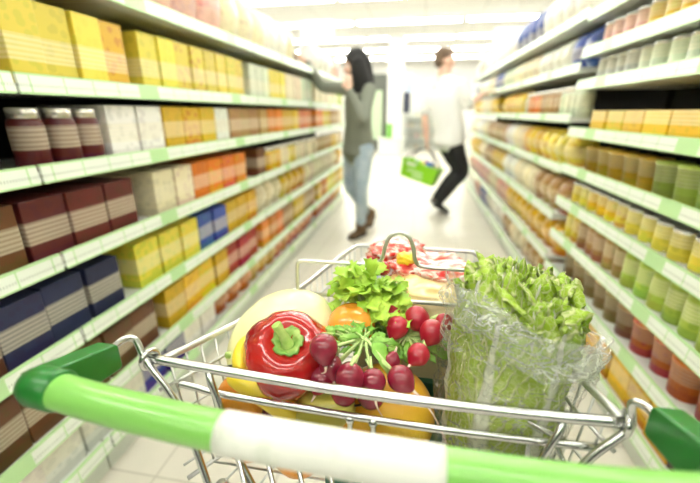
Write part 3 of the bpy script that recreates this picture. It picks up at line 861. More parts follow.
st.build('stalks', M['stalk'], t); lf.build('leaves', M['leafA'], t, solid=.0006)

# radish greens, front and back
t = thing('radish_greens', 'green leaves and pale stalks of the front radish bunch', 'radish leaves', (-.06, .45, .81))
st = MB(); lf = MB(); tie = V((-.058, .440, .848))
for c, r, l, td, tl in frontr[:7]:
    c = V(c); st.tube(spline([c + (tie-c).normalized()*r*.9, c.lerp(tie, .7) + V((0,0,.006)), tie + V((random.uniform(-.004,.004), .01, .003))], 4), .0021, 6)
for i in range(48):
    a = random.uniform(0, 2*PI); rr = random.uniform(.15, 1)
    tip = tie + V((-.008 + .036*rr*math.cos(a), .012 + .022*rr*math.sin(a), random.uniform(-.008, .012)))
    t2 = tie + V((random.uniform(-.012,.012), random.uniform(-.006,.012), -.004)); st.tube(spline([t2, t2.lerp(tip, .5) + V((0,0,.002)), tip], 3), .0012, 6)
    out = (tip - tie).normalized(); out.z = random.uniform(-.3, .3)
    leaflet(lf, tip, out, rdir((0,-.5,.9), .5), random.uniform(.018, .03), random.uniform(.011, .017), 2, curl=.35)
leaflet(lf, V((-.045, .438, .855)), V((.55,-.75,-.28)), V((.3,-.3,.9)), .046, .025, 1, curl=.25, serr=.05)
leaflet(lf, V((-.079, .446, .849)), V((-.6,.45,.3)), V((0,-.4,.9)), .034, .018, 1, curl=.25, serr=.1)
st.build('stalks', M['stalk'], t); lf.build('leaves', M['leafB'], t, solid=.0006)
t = thing('radish_greens', 'darker green leaves under the back radish bunch', 'radish leaves', (0, .51, .80))
st = MB(); lf = MB(); tie = V((.0, .515, .818))
for c, r, l, td, tl in backr:
    c = V(c); st.tube([c + (tie-c).normalized()*r*.8, tie], .0021, 6)
for i in range(44):
    a = random.uniform(0, 2*PI); rr = random.uniform(.2, 1)
    tip = tie + V((.010 + .044*rr*math.cos(a), -.002 + .030*rr*math.sin(a), random.uniform(-.012, .006)))
    st.tube(spline([tie, tie.lerp(tip, .5) + V((0,0,.004)), tip], 3), .0016, 6)
    out = (tip - tie).normalized(); out.z = random.uniform(-.4, .3)
    leaflet(lf, tip, out, rdir((0,-.5,.9), .5), random.uniform(.02, .034), random.uniform(.014, .02), 2, curl=.3)
st.build('stalks', M['stalk'], t); lf.build('leaves', M['leafB'], t, solid=.0006)

# packets at the front of the cart
def crumple(m, c, size, seed, n=26, amp=.012, Mx=None):
    """a soft wrapped pack: pillow shaped lump with folds"""
    def f(u):
        p = V((math.copysign(abs(u.x)**.6, u.x), math.copysign(abs(u.y)**.6, u.y), math.copysign(abs(u.z)**.75, u.z)))
        q = noise.noise(p*2.3 + V((seed, 0, 0))) + .5*abs(noise.noise(p*6 + V((seed, 3, 0))))
        return p * (1 + amp/size[2] * q)
    m.ball(c, size, n*2, fn=f, M=Mx)
def meat_mat():
    m, nt, b = new_mat('wrapped sliced meat, red and white')
    tc = nt.nodes.new('ShaderNodeTexCoord'); n = nt.nodes.new('ShaderNodeTexNoise'); n.inputs['Scale'].default_value = 28; n.inputs['Detail'].default_value = 4; n.inputs['Distortion'].default_value = 1.6
    mp = nt.nodes.new('ShaderNodeMapping'); mp.inputs['Rotation'].default_value = (0, 0, -.5); mp.inputs['Scale'].default_value = (1, 2.6, 1)
    link(nt, tc.outputs['Object'], mp.inputs['Vector']); link(nt, mp.outputs[0], n.inputs['Vector'])
    r = nt.nodes.new('ShaderNodeValToRGB'); e = r.color_ramp.elements
    e[0].position = .42; e[0].color = (.58, .02, .015, 1); e[1].position = .62; e[1].color = (.88, .80, .72, 1)
    x = r.color_ramp.elements.new(.5); x.color = (.75, .22, .14, 1)
    link(nt, n.outputs['Fac'], r.inputs['Fac']); link(nt, r.outputs['Color'], b.inputs['Base Color'])
    b.inputs['Roughness'].default_value = .15; b.inputs['Coat Weight'].default_value = .5
    return m
o = MB(); crumple(o, V((.048, .722, .838)), (.092, .064, .033), 4, Mx=Matrix.Rotation(-.35, 4, 'Z')); o = o.build('meat_packet', meat_mat(), origin=(.05, .735, .79)); tag(o, 'glossy wrapped packet of red and white sliced meat at the cart front', 'meat packet')
o = MB(); crumple(o, V((.030, .648, .822)), (.078, .052, .030), 9, amp=.006, Mx=Matrix.Rotation(-.25, 4, 'Z')); o = o.build('cheese_packet', mat('cream wrapped cheese', (.86, .66, .28), .2, coat=.5, vary=(10, (.90, .80, .52), .45, .7)), origin=(.03, .65, .79)); tag(o, 'cream yellow wrapped cheese packet in front of the sliced meat', 'cheese packet')
o = MB(); crumple(o, V((-.075, .760, .800)), (.055, .060, .040), 2, amp=.014); o = o.build('flour_packet', mat('white wrapper with red and blue print', (.82, .80, .82), .3, vary=(22, (.18, .25, .65), .58, .66)), origin=(-.075, .76, .77)); tag(o, 'white packet with blue print beside the meat packet', 'packet')
o = MB(); crumple(o, V((-.035, .775, .862)), (.062, .034, .020), 12, amp=.006, Mx=Matrix.Rotation(.5, 4, 'Z')); o = o.build('ham_packet', meat_mat(), origin=(-.015, .772, .835)); tag(o, 'thin pink and red ham packet resting behind the wire loop', 'meat packet')
o = MB(); crumple(o, V((-.012, .706, .872)), (.017, .014, .012), 7, amp=.003); o = o.build('lemon_pouch', M['banana'], origin=(-.012, .708, .84)); tag(o, 'small bright yellow pouch on the meat packet', 'pouch')
ballthing('cherry_tomato', 'shiny red tomato above the herbs, larger one', 'tomato', V((-.053, .66, .868)), (.0150,)*3, M['pepper'], 'red tomatoes behind the herbs', n=24)
ballthing('cherry_tomato', 'smaller red tomato peeping out left of the herbs', 'tomato', V((-.076, .67, .860)), (.0115,)*3, M['pepper'], 'red tomatoes behind the herbs', n=24)
# boxes that carry the packets
def cbox(name, label, lo, hi, m):
    o = MB().box(lo, hi).build(name, m, smooth=False, bevel=.003, origin=((lo[0]+hi[0])/2, (lo[1]+hi[1])/2, lo[2])); tag(o, label, 'carton')
cbox('carton', 'blue and white carton under the packets at the cart front', (-.10, .61, .650), (.115, .79, .808), mat('pale blue card', (.55, .60, .75), .5, vary=(20, (.80, .80, .82), .45, .55)))
cbox('carton', 'pale carton on the cart floor under the melon', (-.235, .46, .650), (-.12, .57, .712), mat('pale card', (.75, .74, .66), .5))
cbox('carton', 'cream carton on the cart floor under the herbs', (-.09, .585, .650), (.10, .606, .80), mat('cream card', (.78, .68, .42), .5))
for k_ in ():
    pass

# ------------------------------------------------------------------ wrapped napa cabbage
def leaf_mat(name, blade, edge, rib):
    m, nt, b = new_mat(name)
    uv = nt.nodes.new('ShaderNodeUVMap'); uv.uv_map = 'UVMap'
    sep = nt.nodes.new('ShaderNodeSeparateXYZ'); link(nt, uv.outputs[0], sep.inputs[0])
    tc = nt.nodes.new('ShaderNodeTexCoord'); n = nt.nodes.new('ShaderNodeTexNoise'); n.inputs['Scale'].default_value = 38; n.inputs['Detail'].default_value = 5
    link(nt, tc.outputs['Object'], n.inputs['Vector'])
    nn = math_node(nt, 'SUBTRACT', n.outputs['Fac'], .5)
    u = math_node(nt, 'ABSOLUTE', math_node(nt, 'ADD', sep.outputs['X'], math_node(nt, 'MULTIPLY', nn, .10))); v = sep.outputs['Y']
    # midrib, wide at the base
    w = math_node(nt, 'MULTIPLY_ADD', math_node(nt, 'POWER', math_node(nt, 'SUBTRACT', 1.0, v), 1.6), .27, .03)
    mr = nt.nodes.new('ShaderNodeMapRange'); mr.interpolation_type = 'SMOOTHSTEP'
    link(nt, math_node(nt, 'DIVIDE', u, w), mr.inputs[0]); mr.inputs[1].default_value = .7; mr.inputs[2].default_value = 1.3; mr.inputs[3].default_value = 1; mr.inputs[4].default_value = 0
    # branching veins
    ph = math_node(nt, 'SUBTRACT', math_node(nt, 'MULTIPLY', v, 9.), math_node(nt, 'MULTIPLY', u, 6.))
    ph = math_node(nt, 'ADD', ph, math_node(nt, 'MULTIPLY', nn, 2.4))
    fr = math_node(nt, 'ABSOLUTE', math_node(nt, 'SUBTRACT', math_node(nt, 'FRACT', ph), .5))
    vn = nt.nodes.new('ShaderNodeMapRange'); link(nt, fr, vn.inputs[0]); vn.inputs[1].default_value = .03; vn.inputs[2].default_value = .19; vn.inputs[3].default_value = .95; vn.inputs[4].default_value = 0
    n3 = nt.nodes.new('ShaderNodeTexVoronoi'); n3.feature = 'DISTANCE_TO_EDGE'; n3.inputs['Scale'].default_value = 120; link(nt, tc.outputs['Object'], n3.inputs['Vector'])
    sm = nt.nodes.new('ShaderNodeMapRange'); link(nt, n3.outputs['Distance'], sm.inputs[0]); sm.inputs[1].default_value = .02; sm.inputs[2].default_value = .1; sm.inputs[3].default_value = .4; sm.inputs[4].default_value = 0
    eg = math_node(nt, 'MULTIPLY', math_node(nt, 'POWER', v, 1.5), math_node(nt, 'MULTIPLY_ADD', n.outputs['Fac'], 1.2, .1))
    base = mixc(nt, eg, blade, edge)
    c = mixc(nt, sm.outputs[0], base, rib); c = mixc(nt, vn.outputs[0], c, rib); c = mixc(nt, mr.outputs[0], c, (.92, .94, .78))
    link(nt, c, b.inputs['Base Color']); b.inputs['Roughness'].default_value = .42
    b.inputs['Subsurface Weight'].default_value = .0
    hgt = math_node(nt, 'ADD', math_node(nt, 'ADD', vn.outputs[0], mr.outputs[0]), math_node(nt, 'MULTIPLY', n.outputs['Fac'], 1.5))
    bp = nt.nodes.new('ShaderNodeBump'); bp.inputs['Strength'].default_value = .7; bp.inputs['Distance'].default_value = .004
    link(nt, hgt, bp.inputs['Height']); link(nt, bp.outputs['Normal'], b.inputs['Normal'])
    # a leaf lets some light through
    tr = nt.nodes.new('ShaderNodeBsdfTranslucent'); link(nt, c, tr.inputs['Color'])
    mx = nt.nodes.new('ShaderNodeMixShader'); mx.inputs[0].default_value = .4
    out = nt.nodes['Material Output']; link(nt, b.outputs[0], mx.inputs[1]); link(nt, tr.outputs[0], mx.inputs[2]); link(nt, mx.outputs[0], out.inputs['Surface'])
    return m
LO = leaf_mat('outer cabbage leaf', (.52, .64, .09), (.27, .46, .03), (.84, .88, .50))
LI = leaf_mat('inner cabbage leaf', (.62, .76, .10), (.38, .62, .03), (.88, .92, .50))
cb = V((.112, .402, .657)); ct = V((.158, .515, .955)); 
cax = (ct - cb); Lc = cax.length; cax.normalize()
cX = V((1,0,0)); cX = (cX - cax*cax.dot(cX)).normalized(); cY = cax.cross(cX)
def prof(v): # envelope radius along the head
    return .046 + .037 * math.sin(PI*min(1, .05 + v*.62))**.9
cab = thing('napa_cabbage', 'big napa cabbage with frilly light green top leaves standing at the right of the cart', 'cabbage', tuple(cb))
def cleaf(th, W, rad, L, seed, m, name='leaf', curl=.02, frill=.012):
    nu, nv = 26, 30; vs = []; uvs = []; fs = []
    for i in range(nv + 1):
        v = i / nv
        wv = W * (.35 + .65 * math.sin(PI * min(1, .12 + .62*v))**.8) * (1 if v < .9 else 1 - .45*((v-.9)/.1)**2)
        for j in range(nu + 1):
            u = -1 + 2*j/nu
            a = th + u*wv
            topv = v * (1 - .07*abs(u)**2.5)
            r = prof(v * L / Lc) * rad
            e = max(0, (v - .45)/.55)**1.5
            fr = frill * e * (abs(u)**1.2*.8 + max(0, (v-.8)/.2)*.9) * math.sin(u*13 + v*17 + seed*2.1)
            fr += .010 * e * noise.noise(V((u*4, v*7, seed*3.3))) + .0035*e*math.sin(u*31 + v*23 + seed) + .006*e*noise.noise(V((u*11, v*12, seed)))
            cr = .0035 * noise.noise(V((u*9, v*14, seed*1.7))) + .0035 * noise.noise(V((u*20, v*24, seed*2.7)))*min(1, v*3)*min(1, abs(u)*4)
            rr = r + fr + cr - .006*abs(u) + curl * max(0, v-.75)**1.3 * 3 * .5
            if abs(u) < .12: rr += .004*(1-v)*(1-abs(u)/.12)
            z = topv * L + .006 * e * noise.noise(V((u*6, v*6, seed + 9))) + .005*max(0, (v-.85)/.15)*math.sin(u*21+seed)
            p = cb + cax*z + cX*(rr*math.cos(a)) + cY*(rr*math.sin(a))
            vs.append(p); uvs.append((u, v))
    for i in range(nv):
        for j in range(nu): 
            a = i*(nu+1)+j; fs.append((a, a+1, a+nu+2, a+nu+1))
    MB().add(vs, fs, 0, uvs).build(name, m, cab, solid=.0009)
D = math.radians
specs = [(-118, 1.05, .96, .250, LO), (-60, 1.05, .93, .250, LO), (5, 1.0, .95, .270, LO), (65, 1.0, .95, .30, LO), (125, 1.0, .95, .295, LO), (180, 1.0, .95, .275, LO),
         (-90, 1.1, .86, .262, LI), (-30, 1.1, .84, .272, LI), (35, 1.1, .85, .315, LI), (100, 1.1, .84, .32, LI), (160, 1.1, .84, .305, LI), (215, 1.1, .85, .288, LI),
         (-60, 1.2, .66, .280, LI), (20, 1.2, .66, .312, LI), (90, 1.2, .66, .325, LI), (150, 1.2, .66, .318, LI), (230, 1.2, .66, .298, LI),
         (-80, 1.3, .44, .298, LI), (40, 1.3, .44, .318, LI), (160, 1.3, .44, .315, LI), (0, 1.4, .22, .312, LI), (180, 1.4, .22, .308, LI)]
for i, (a, W, rd, L, m_) in enumerate(specs):
    cleaf(D(a), W, rd, L, i, m_, curl=(.004 if i < 6 else .020 if i < 12 else .012), frill=.009)
m = MB(); m.lathe([(.02,0),(.036,.004),(.044,.02),(.046,.05),(.03,.10)], 24, M=Matrix.Translation(cb)); m.build('stump', mat('white cabbage heart', (.82,.86,.66), .4), cab)

def film_mat(name='clear crinkled film', amt=.75, base=.0):
    m = bpy.data.materials.new(name); m.use_nodes = True; nt = m.node_tree; nt.nodes.clear()
    out = nt.nodes.new('ShaderNodeOutputMaterial')
    tc = nt.nodes.new('ShaderNodeTexCoord')
    mp = nt.nodes.new('ShaderNodeMapping'); mp.inputs['Rotation'].default_value = (.3, .5, 0); mp.inputs['Scale'].default_value = (1, 1, 2.6); link(nt, tc.outputs['Object'], mp.inputs['Vector'])
    n = nt.nodes.new('ShaderNodeTexNoise'); n.inputs['Scale'].default_value = 26; n.inputs['Detail'].default_value = 7; n.inputs['Distortion'].default_value = 1.2; link(nt, mp.outputs[0], n.inputs['Vector'])
    ridge = math_node(nt, 'ABSOLUTE', math_node(nt, 'SUBTRACT', n.outputs['Fac'], .5))
    mr = nt.nodes.new('ShaderNodeMapRange'); link(nt, ridge, mr.inputs[0]); mr.inputs[1].default_value = 0; mr.inputs[2].default_value = .035; mr.inputs[3].default_value = 1; mr.inputs[4].default_value = 0
    n2 = nt.nodes.new('ShaderNodeTexNoise'); n2.inputs['Scale'].default_value = 9; link(nt, mp.outputs[0], n2.inputs['Vector'])
    zone = nt.nodes.new('ShaderNodeMapRange'); link(nt, n2.outputs['Fac'], zone.inputs[0]); zone.inputs[1].default_value = .42; zone.inputs[2].default_value = .68
    milky = math_node(nt, 'MULTIPLY', mr.outputs[0], math_node(nt, 'MULTIPLY_ADD', zone.outputs[0], amt, .15 + base))
    milky = math_node(nt, 'ADD', milky, math_node(nt, 'MULTIPLY_ADD', zone.outputs[0], .10, base))
    bp = nt.nodes.new('ShaderNodeBump'); bp.inputs['Strength'].default_value = 1.0; bp.inputs['Distance'].default_value = .006; link(nt, n.outputs['Fac'], bp.inputs['Height'])
    tr = nt.nodes.new('ShaderNodeBsdfTransparent')
    df = nt.nodes.new('ShaderNodeBsdfTranslucent'); df.inputs['Color'].default_value = (.9, .92, .88, 1)
    d2 = nt.nodes.new('ShaderNodeBsdfDiffuse'); d2.inputs['Color'].default_value = (.92, .94, .90, 1); link(nt, bp.outputs['Normal'], d2.inputs['Normal'])
    md = nt.nodes.new('ShaderNodeMixShader'); md.inputs[0].default_value = .55; link(nt, d2.outputs[0], md.inputs[1]); link(nt, df.outputs[0], md.inputs[2])
    mx = nt.nodes.new('ShaderNodeMixShader'); link(nt, milky, mx.inputs[0]); link(nt, tr.outputs[0], mx.inputs[1]); link(nt, md.outputs[0], mx.inputs[2])
    gl = nt.nodes.new('ShaderNodeBsdfGlossy'); gl.inputs['Roughness'].default_value = .10; link(nt, bp.outputs['Normal'], gl.inputs['Normal'])
    fr = nt.nodes.new('ShaderNodeFresnel'); fr.inputs['IOR'].default_value = 1.5; link(nt, bp.outputs['Normal'], fr.inputs['Normal'])
    fc = math_node(nt, 'MINIMUM', math_node(nt, 'MULTIPLY_ADD', fr.outputs[0], .7, .0), .30)
    m2 = nt.nodes.new('ShaderNodeMixShader'); link(nt, fc, m2.inputs[0]); link(nt, mx.outputs[0], m2.inputs[1]); link(nt, gl.outputs[0], m2.inputs[2])
    link(nt, m2.outputs[0], out.inputs['Surface'])
    return m
FM = film_mat(); FM2 = film_mat('folded layers of crinkled film', .9, .22)
def film_rim(a):
    """height fraction of the film's open edge around the head; lowest where it faces the shopper"""
    # a in radians, -90deg faces the handle
    h = .92 + .10*math.cos(a - D(150)) 
    return h + .02*math.sin(5*a)
nu, nv = 120, 60; vs = []; fs = []
for i in range(nv + 1):
    t_ = i / nv
    for j in range(nu):
        a = 2*PI*j/nu
        L = Lc * film_rim(a) * .88
        z = -.004 + t_ * (L + .004)
        v = max(0, z)/Lc
        r = prof(v) * 1.05 + .004
        cx_, sx_ = math.cos(a), math.sin(a)
        q = V((cx_*2.2, sx_*2.2, v*5))
        wr = abs(noise.noise(q*1.3)) * .012 + abs(noise.noise(q*3.1)) * .005
        k = max(0, (t_-.78)/.22)
        flare = (.004 + .028 * max(0, math.cos(a - D(8)))**5) * k**1.3
        rimw = .006*k*math.sin(a*11 + 3*noise.noise(q)) 
        if t_ == 0: r = .02
        elif t_ < .03: r *= .8
        rr = r + wr + flare + rimw
        vs.append(cb + cax*z + cX*(rr*cx_) + cY*(rr*sx_))
for i in range(nv):
    for j in range(nu): fs.append((i*nu+j, i*nu+(j+1) % nu, (i+1)*nu+(j+1) % nu, (i+1)*nu+j))
m = MB().add(vs, fs)
# folded-over band of film crossing the head from upper left to lower right
fo = MB(); bn = 70; vs = []; fs = []; bw = 9
for i in range(bn + 1):
    t_ = i / bn; a = D(-192) + (D(12) + D(192)) * t_
    hz = Lc * (film_rim(a) * .88 - .005)
    for j in range(bw + 1):
        s_ = j / bw
        wdt = .050 * (1 - .3*abs(2*t_-1)) 
        z = hz - s_ * wdt * (1 + .35*noise.noise(V((t_*9, s_, 0))))
        r = prof(z/Lc)*1.05 + .013 + .010*abs(noise.noise(V((t_*14, s_*3, 5)))) + .004*math.sin(s_*9 + t_*22)
        if t_ > .9: r += .024*((t_-.9)/.1)**1.5
        vs.append(cb + cax*z + cX*(r*math.cos(a)) + cY*(r*math.sin(a)))
for i in range(bn):
    for j in range(bw): a_ = i*(bw+1)+j; fs.append((a_, a_+1, a_+bw+2, a_+bw+1))
film = thing('plastic_wrap', 'clear crinkled plastic bag wrapped around the napa cabbage', 'plastic bag', tuple(cb))
m.build('bag_body', FM, film)
fo.add(vs, fs).build('folded_edge', FM2, film)
# ------------------------------------------------------------------ people
M['skin'] = mat('skin', (.72, .47, .35), .5, sss=.15, vary=(9, (.68, .42, .31), .4, .7))
M['sweater'] = mat('grey green knit', (.19, .205, .165), .9, bump=(300, .6), vary=(40, (.20, .215, .175), .4, .7))
M['jeans'] = mat('washed light jeans', (.36, .46, .55), .8, bump=(400, .4), vary=(7, (.50, .58, .64), .45, .65))
M['boot'] = mat('brown suede', (.13, .075, .035), .8, vary=(20, (.18, .11, .055), .4, .7))
M['hairblack'] = mat('black hair', (.004, .0035, .0035), .75, bump=(90, .5))
M['hairbrown'] = mat('short brown hair', (.13, .08, .045), .55, bump=(160, .8))
M['shirt'] = mat('white cotton shirt', (.86, .87, .86), .8, bump=(14, .5))
M['trousers'] = mat('black trousers', (.012, .012, .014), .75, bump=(18, .4))
M['shoe'] = mat('black leather', (.012, .012, .012), .35)
M['sole'] = mat('dark rubber sole', (.03, .025, .02), .7)
M['eye'] = mat('eye white', (.8, .8, .78), .2)
M['lips'] = mat('lips', (.55, .20, .17), .4)

def frame(facing, tilt=0, roll=0):
    """rotation whose local +y is where the face looks, +z is up"""
    f = V(facing).normalized(); 
    yaw = math.atan2(-f.x, f.y)
    return Matrix.Rotation(yaw, 3, 'Z') @ Matrix.Rotation(-tilt, 3, 'X') @ Matrix.Rotation(roll, 3, 'Y')

def head_geo(m, c, R, s=1.0):
    """skull, jaw, nose, brow, ears in metres around c (middle of the head)"""
    c = V(c)
    def el(off, r): 
        Rm_ = R.to_4x4(); m.ball(c + R @ (V(off)*s), tuple(q*s for q in r), 20, M=Rm_)
    el((0, -.012, .025), (.074, .092, .088))
    el((0, .022, -.035), (.056, .062, .070))
    el((0, .052, -.085), (.026, .026, .024))      # chin
    el((0, .088, -.014), (.0095, .016, .022)); el((0, .098, -.027), (.013, .013, .011))  # nose
    for q in (-1, 1):
        el((.033*q, .066, -.028), (.022, .018, .022))   # cheek
        el((.026*q, .074, .026), (.024, .012, .008))    # brow
        el((.074*q, -.004, -.012), (.008, .020, .030))  # ear
    el((0, .080, -.052), (.022, .009, .008))
def face_parts(body, c, R, s, hair):
    for q in (-1, 1):
        p = V(c) + R @ (V((.029*q, .073, .006))*s)
        e = MB().ball(p, .0125*s, 14).ball(p + R @ V((0, .0085*s, 0)), .006*s, 10, mi=1).build('eye', [M['eye'], M['black']], body)
        p0 = V(c) + R @ (V((.014*q, .087, .029))*s); p1 = V(c) + R @ (V((.044*q, .076, .030))*s)
        mm = MB(); mm.tube([p0, (p0+p1)/2 + V((0,0,.004)), p1], [.003, .0038, .002], 8); mm.build('eyebrow', hair, body)
    mm = MB(); pts = [V(c) + R @ (V((x, .086 - abs(x)*.35, -.055 - .0*x))*s) for x in (-.022, -.01, 0, .01, .022)]
    mm.tube(pts, [.002, .0045, .0045, .0045, .002], 8); mm.build('mouth', M['lips'], body)

def hand_geo(m, wrist, d, palm_n, curl, s=1.0, thumb=1):
    """palm + four unequal bent fingers + thumb. d: direction of the hand, palm_n: direction the palm faces; thumb side along thumb*(d x palm_n)"""
    w = V(wrist); d = V(d).normalized(); n = V(palm_n); n = (n - d*n.dot(d)).normalized(); sd = d.cross(n) * thumb
    limb(m, [(*w, (.019*s, .026*s)), (*(w + d*.045*s), (.014*s, .040*s)), (*(w + d*.085*s), (.012*s, .041*s))], n=14, seg=4, side=n)
    for i, (o_, L) in enumerate(((.030, .070), (.010, .080), (-.010, .074), (-.030, .058))):
        p = w + d*.075*s + sd*(o_*s); dr = d.copy(); pts = [p]; 
        for k in range(3):
            a = curl * (k + .6) * .5
            dr = (d*math.cos(a) + n*math.sin(a)).normalized(); p = p + dr * (L*s*(.48, .30, .24)[k]); pts.append(p)
        limb(m, [(*q, r*s) for q, r in zip(pts, (.0095, .009, .0082, .007))], n=8, seg=3)
    p = w + d*.022*s + sd*.022*s; dr = (d*.55 + sd*.75 + n*.25).normalized()
    q1 = p + dr*.038*s; q2 = q1 + (d*.8 + sd*.25 + n*(.25+.5*curl)).normalized()*.028*s; q3 = q2 + (d*.8 + n*(.2+.7*curl)).normalized()*.022*s
    limb(m, [(*p, .013*s), (*q1, .0115*s), (*q2, .010*s), (*q3, .0075*s)], n=8, seg=3)

def shoe_geo(heel, toe, h, w, sole=False):
    """shoe from heel to toe point, both on the sole plane; h ankle height"""
    heel, toe = V(heel), V(toe); d = toe - heel; L = d.length; d.normalize()
    sx = d.cross(V((0,0,1))).normalized(); up = sx.cross(d).normalized()
    m = MB(); vs = []; fs = []; n = 16
    secs = [(-.01,.5,.45),( .03,.80,.85),(.16,.90,1.0),(.32,.86,.95),(.46,.88,.66),(.62,1.0,.50),(.78,1.0,.42),(.92,.78,.34),(1.0,.35,.2)]
    for t, ww, hh in secs:
        for j in range(n):
            a = 2*PI*j/n; z = math.sin(a); x = math.cos(a)
            zz = (z*.5+.5)**.8 * h * hh
            if sole: zz = min(zz, .022) if z > 0 else -.0
            vs.append(heel + d*(L*t) + sx*(x*w*.5*ww*(1.05 if sole else 1)) + up*(zz + (0 if sole else .006)))
    k = len(secs)
    for i in range(k-1):
        for j in range(n): fs.append((i*n+j, i*n+(j+1)%n, (i+1)*n+(j+1)%n, (i+1)*n+j))
    fs.append(tuple(reversed(range(n)))); fs.append(tuple((k-1)*n+j for j in range(n)))
    return m.add(vs, fs)

# ---- woman reaching to the left-hand shelf
W = bpy.data.objects.new('person', None)
def person(label, loc):
    o = bpy.data.objects.new('person', None); COL.objects.link(o); o.location = loc; o['label'] = label; o['category'] = 'person'; return o
bpy.data.objects.remove(W)
W = person('person with long black hair in grey sweater, light jeans and brown boots', (-.5, 3.55, 0))
wf = (-.85, -.45, 0); side = V((-.47, .88, 0)).normalized()   # towards her right
hip = V((-.545, 3.52, .86)); chest = V((-.545, 3.50, 1.20)); neck = V((-.55, 3.49, 1.395))
rs = V((-.655, 3.62, 1.345)); ls = V((-.435, 3.40, 1.335))
re_, rh = V((-.885, 3.56, 1.37)), V((-1.000, 3.42, 1.565))
le, lh = V((-.455, 3.20, 1.085)), V((-.590, 3.27, 1.33))
hA, kA, aA = V((-.615, 3.60, .85)), V((-.640, 3.62, .47)), V((-.50, 3.86, .125))
hB, kB, aB = V((-.480, 3.44, .85)), V((-.490, 3.38, .49)), V((-.500, 3.44, .105))
hd = V((-.573, 3.465, 1.525)); HR = frame((-.88, -.40, 0), .22, 0)
m = MB()
def torso(m, pts, sidev, k=1.0, add=0.0):
    limb(m, [(p.x, p.y, p.z, (a*k+add, b*k+add)) for p, a, b in pts], n=24, seg=5, side=sidev)
torso(m, [(hip + V((0,0,-.06)), .15, .105), (hip + V((0,0,.05)), .155, .105), (hip.lerp(chest, .55), .122, .088), (chest + V((0,0,.02)), .142, .100), (chest + V((0,0,.12)), .150, .085), (neck + V((0,0,-.03)), .075, .06)], side)
limb(m, [(*neck + V((0,0,-.04)), .058) if False else (neck.x, neck.y, neck.z-.04, .056), (neck.x-.01, neck.y-.01, neck.z+.07, .050), (hd.x+.012, hd.y+.008, hd.z-.03, .05)], n=16)
head_geo(m, hd, HR, .97)
for (a, b, c) in ((rs, re_, rh), (ls, le, lh)):
    limb(m, [(*a, .050), (*a.lerp(b, .5), .043), (*b, .036), (*b.lerp(c, .4), .034), (*c, .024)], n=16)
for (a, b, c) in ((hA, kA, aA), (hB, kB, aB)):
    limb(m, [(*a, .085), (*a.lerp(b, .5), .070), (*b, .050), (*b.lerp(c, .35), .052), (*c, .036)], n=16)
hand_geo(m, rh, (rh-re_).normalized()*1 + V((-.5, 0, .1)), (-.2, -.1, -1), .5, .92, thumb=-1)
hand_geo(m, lh, V((-.12, .35, .9)), (0.2, 1, -.35), .7, .92, thumb=1)
body = fuse(m, 'body', M['skin'], W, .0075, 3)
face_parts(body, hd, HR, .97, M['hairblack'])
m = MB()
torso(m, [(hip + V((0,0,-.07)), .186, .148), (hip + V((0,0,.05)), .178, .132), (hip.lerp(chest, .55), .150, .115), (chest + V((0,0,.02)), .158, .118), (chest + V((0,0,.115)), .158, .098), (neck + V((0,0,-.045)), .085, .070)], side)
for (a, b, c) in ((rs, re_, rh), (ls, le, lh)):
    limb(m, [(*a, .064), (*a.lerp(b, .5), .055), (*b, .049), (*b.lerp(c, .5), .043), (*(b.lerp(c, .92)), .035)], n=16)
fuse(m, 'sweater', M['sweater'], W, .010, 4)
m = MB()
torso(m, [(hip + V((0,0,-.13)), .13, .095), (hip + V((0,0,-.05)), .160, .115), (hip + V((0,0,.03)), .158, .112)], side)
for (a, b, c) in ((hA, kA, aA), (hB, kB, aB)):
    limb(m, [(*a, .096), (*a.lerp(b, .5), .078), (*b, .060), (*b.lerp(c, .35), .059), (*b.lerp(c, .95), .046)], n=16)
fuse(m, 'jeans', M['jeans'], W, .009, 3)
for (hl, toe, ank) in ((V((-.445, 3.965, .075)), V((-.47, 3.74, .004)), aA), (V((-.475, 3.53, .004)), V((-.590, 3.315, .004)), aB)):
    m = shoe_geo(hl, toe, .105, .092)
    limb(m, [(*ank + V((0,0,-.04)),.05) if False else (ank.x, ank.y, ank.z-.05, .046), (ank.x, ank.y, ank.z+.05, .052)], n=14)
    sh = fuse(m, 'boot', M['boot'], W, .007, 2)
    shoe_geo(hl, toe, .105, .094, True).build('sole', M['sole'], sh)
# long hair: cap, curtain over the near side and back, strands
m = MB()
m.ball(hd + HR @ V((0, -.028, .040)), (.094, .100, .094), 28, M=HR.to_4x4())
limb(m, [(*(hd + HR @ V((-.055, -.02, .03))), (.060, .075)), (*(hd + V((.055, -.045, -.08))), (.075, .085)), (hd.x+.085, hd.y-.045, hd.z-.20, (.080, .070)), (hd.x+.070, hd.y-.050, hd.z-.33, (.055, .05)), (hd.x+.040, hd.y-.06, hd.z-.44, (.022, .025))], n=20, side=(1, 0, 0))
limb(m, [(*(hd + HR @ V((0, -.08, .02))), (.07, .075)), (hd.x+.10, hd.y+.03, hd.z-.12, (.070, .08)), (hd.x+.10, hd.y+.02, hd.z-.26, (.055, .06)), (hd.x+.08, hd.y, hd.z-.38, (.02, .02))], n=20, side=(1, 0, 0))
limb(m, [(*(hd + HR @ V((.055, .0, .05))), .035), (*(hd + HR @ V((.072, .0, -.06))), .03), (*(hd + HR @ V((.07, .01, -.17))), .018)], n=12)
rg = random.Random(5)
for i in range(26):
    a = rg.uniform(-1, 1); b_ = rg.uniform(0, 1)
    x0 = hd.x + .065 + .055*a; y0 = hd.y - .10 + .03*abs(a)
    limb(m, [(hd.x + .03 + .03*a, hd.y - .075, hd.z + .05, .009), (x0, y0, hd.z-.08, .010), (x0 + .012*a, y0+.01, hd.z-.22, .009), (x0 - .02 + .01*a, y0+.02, hd.z-.32 - .12*b_, .004)], n=6, seg=4)
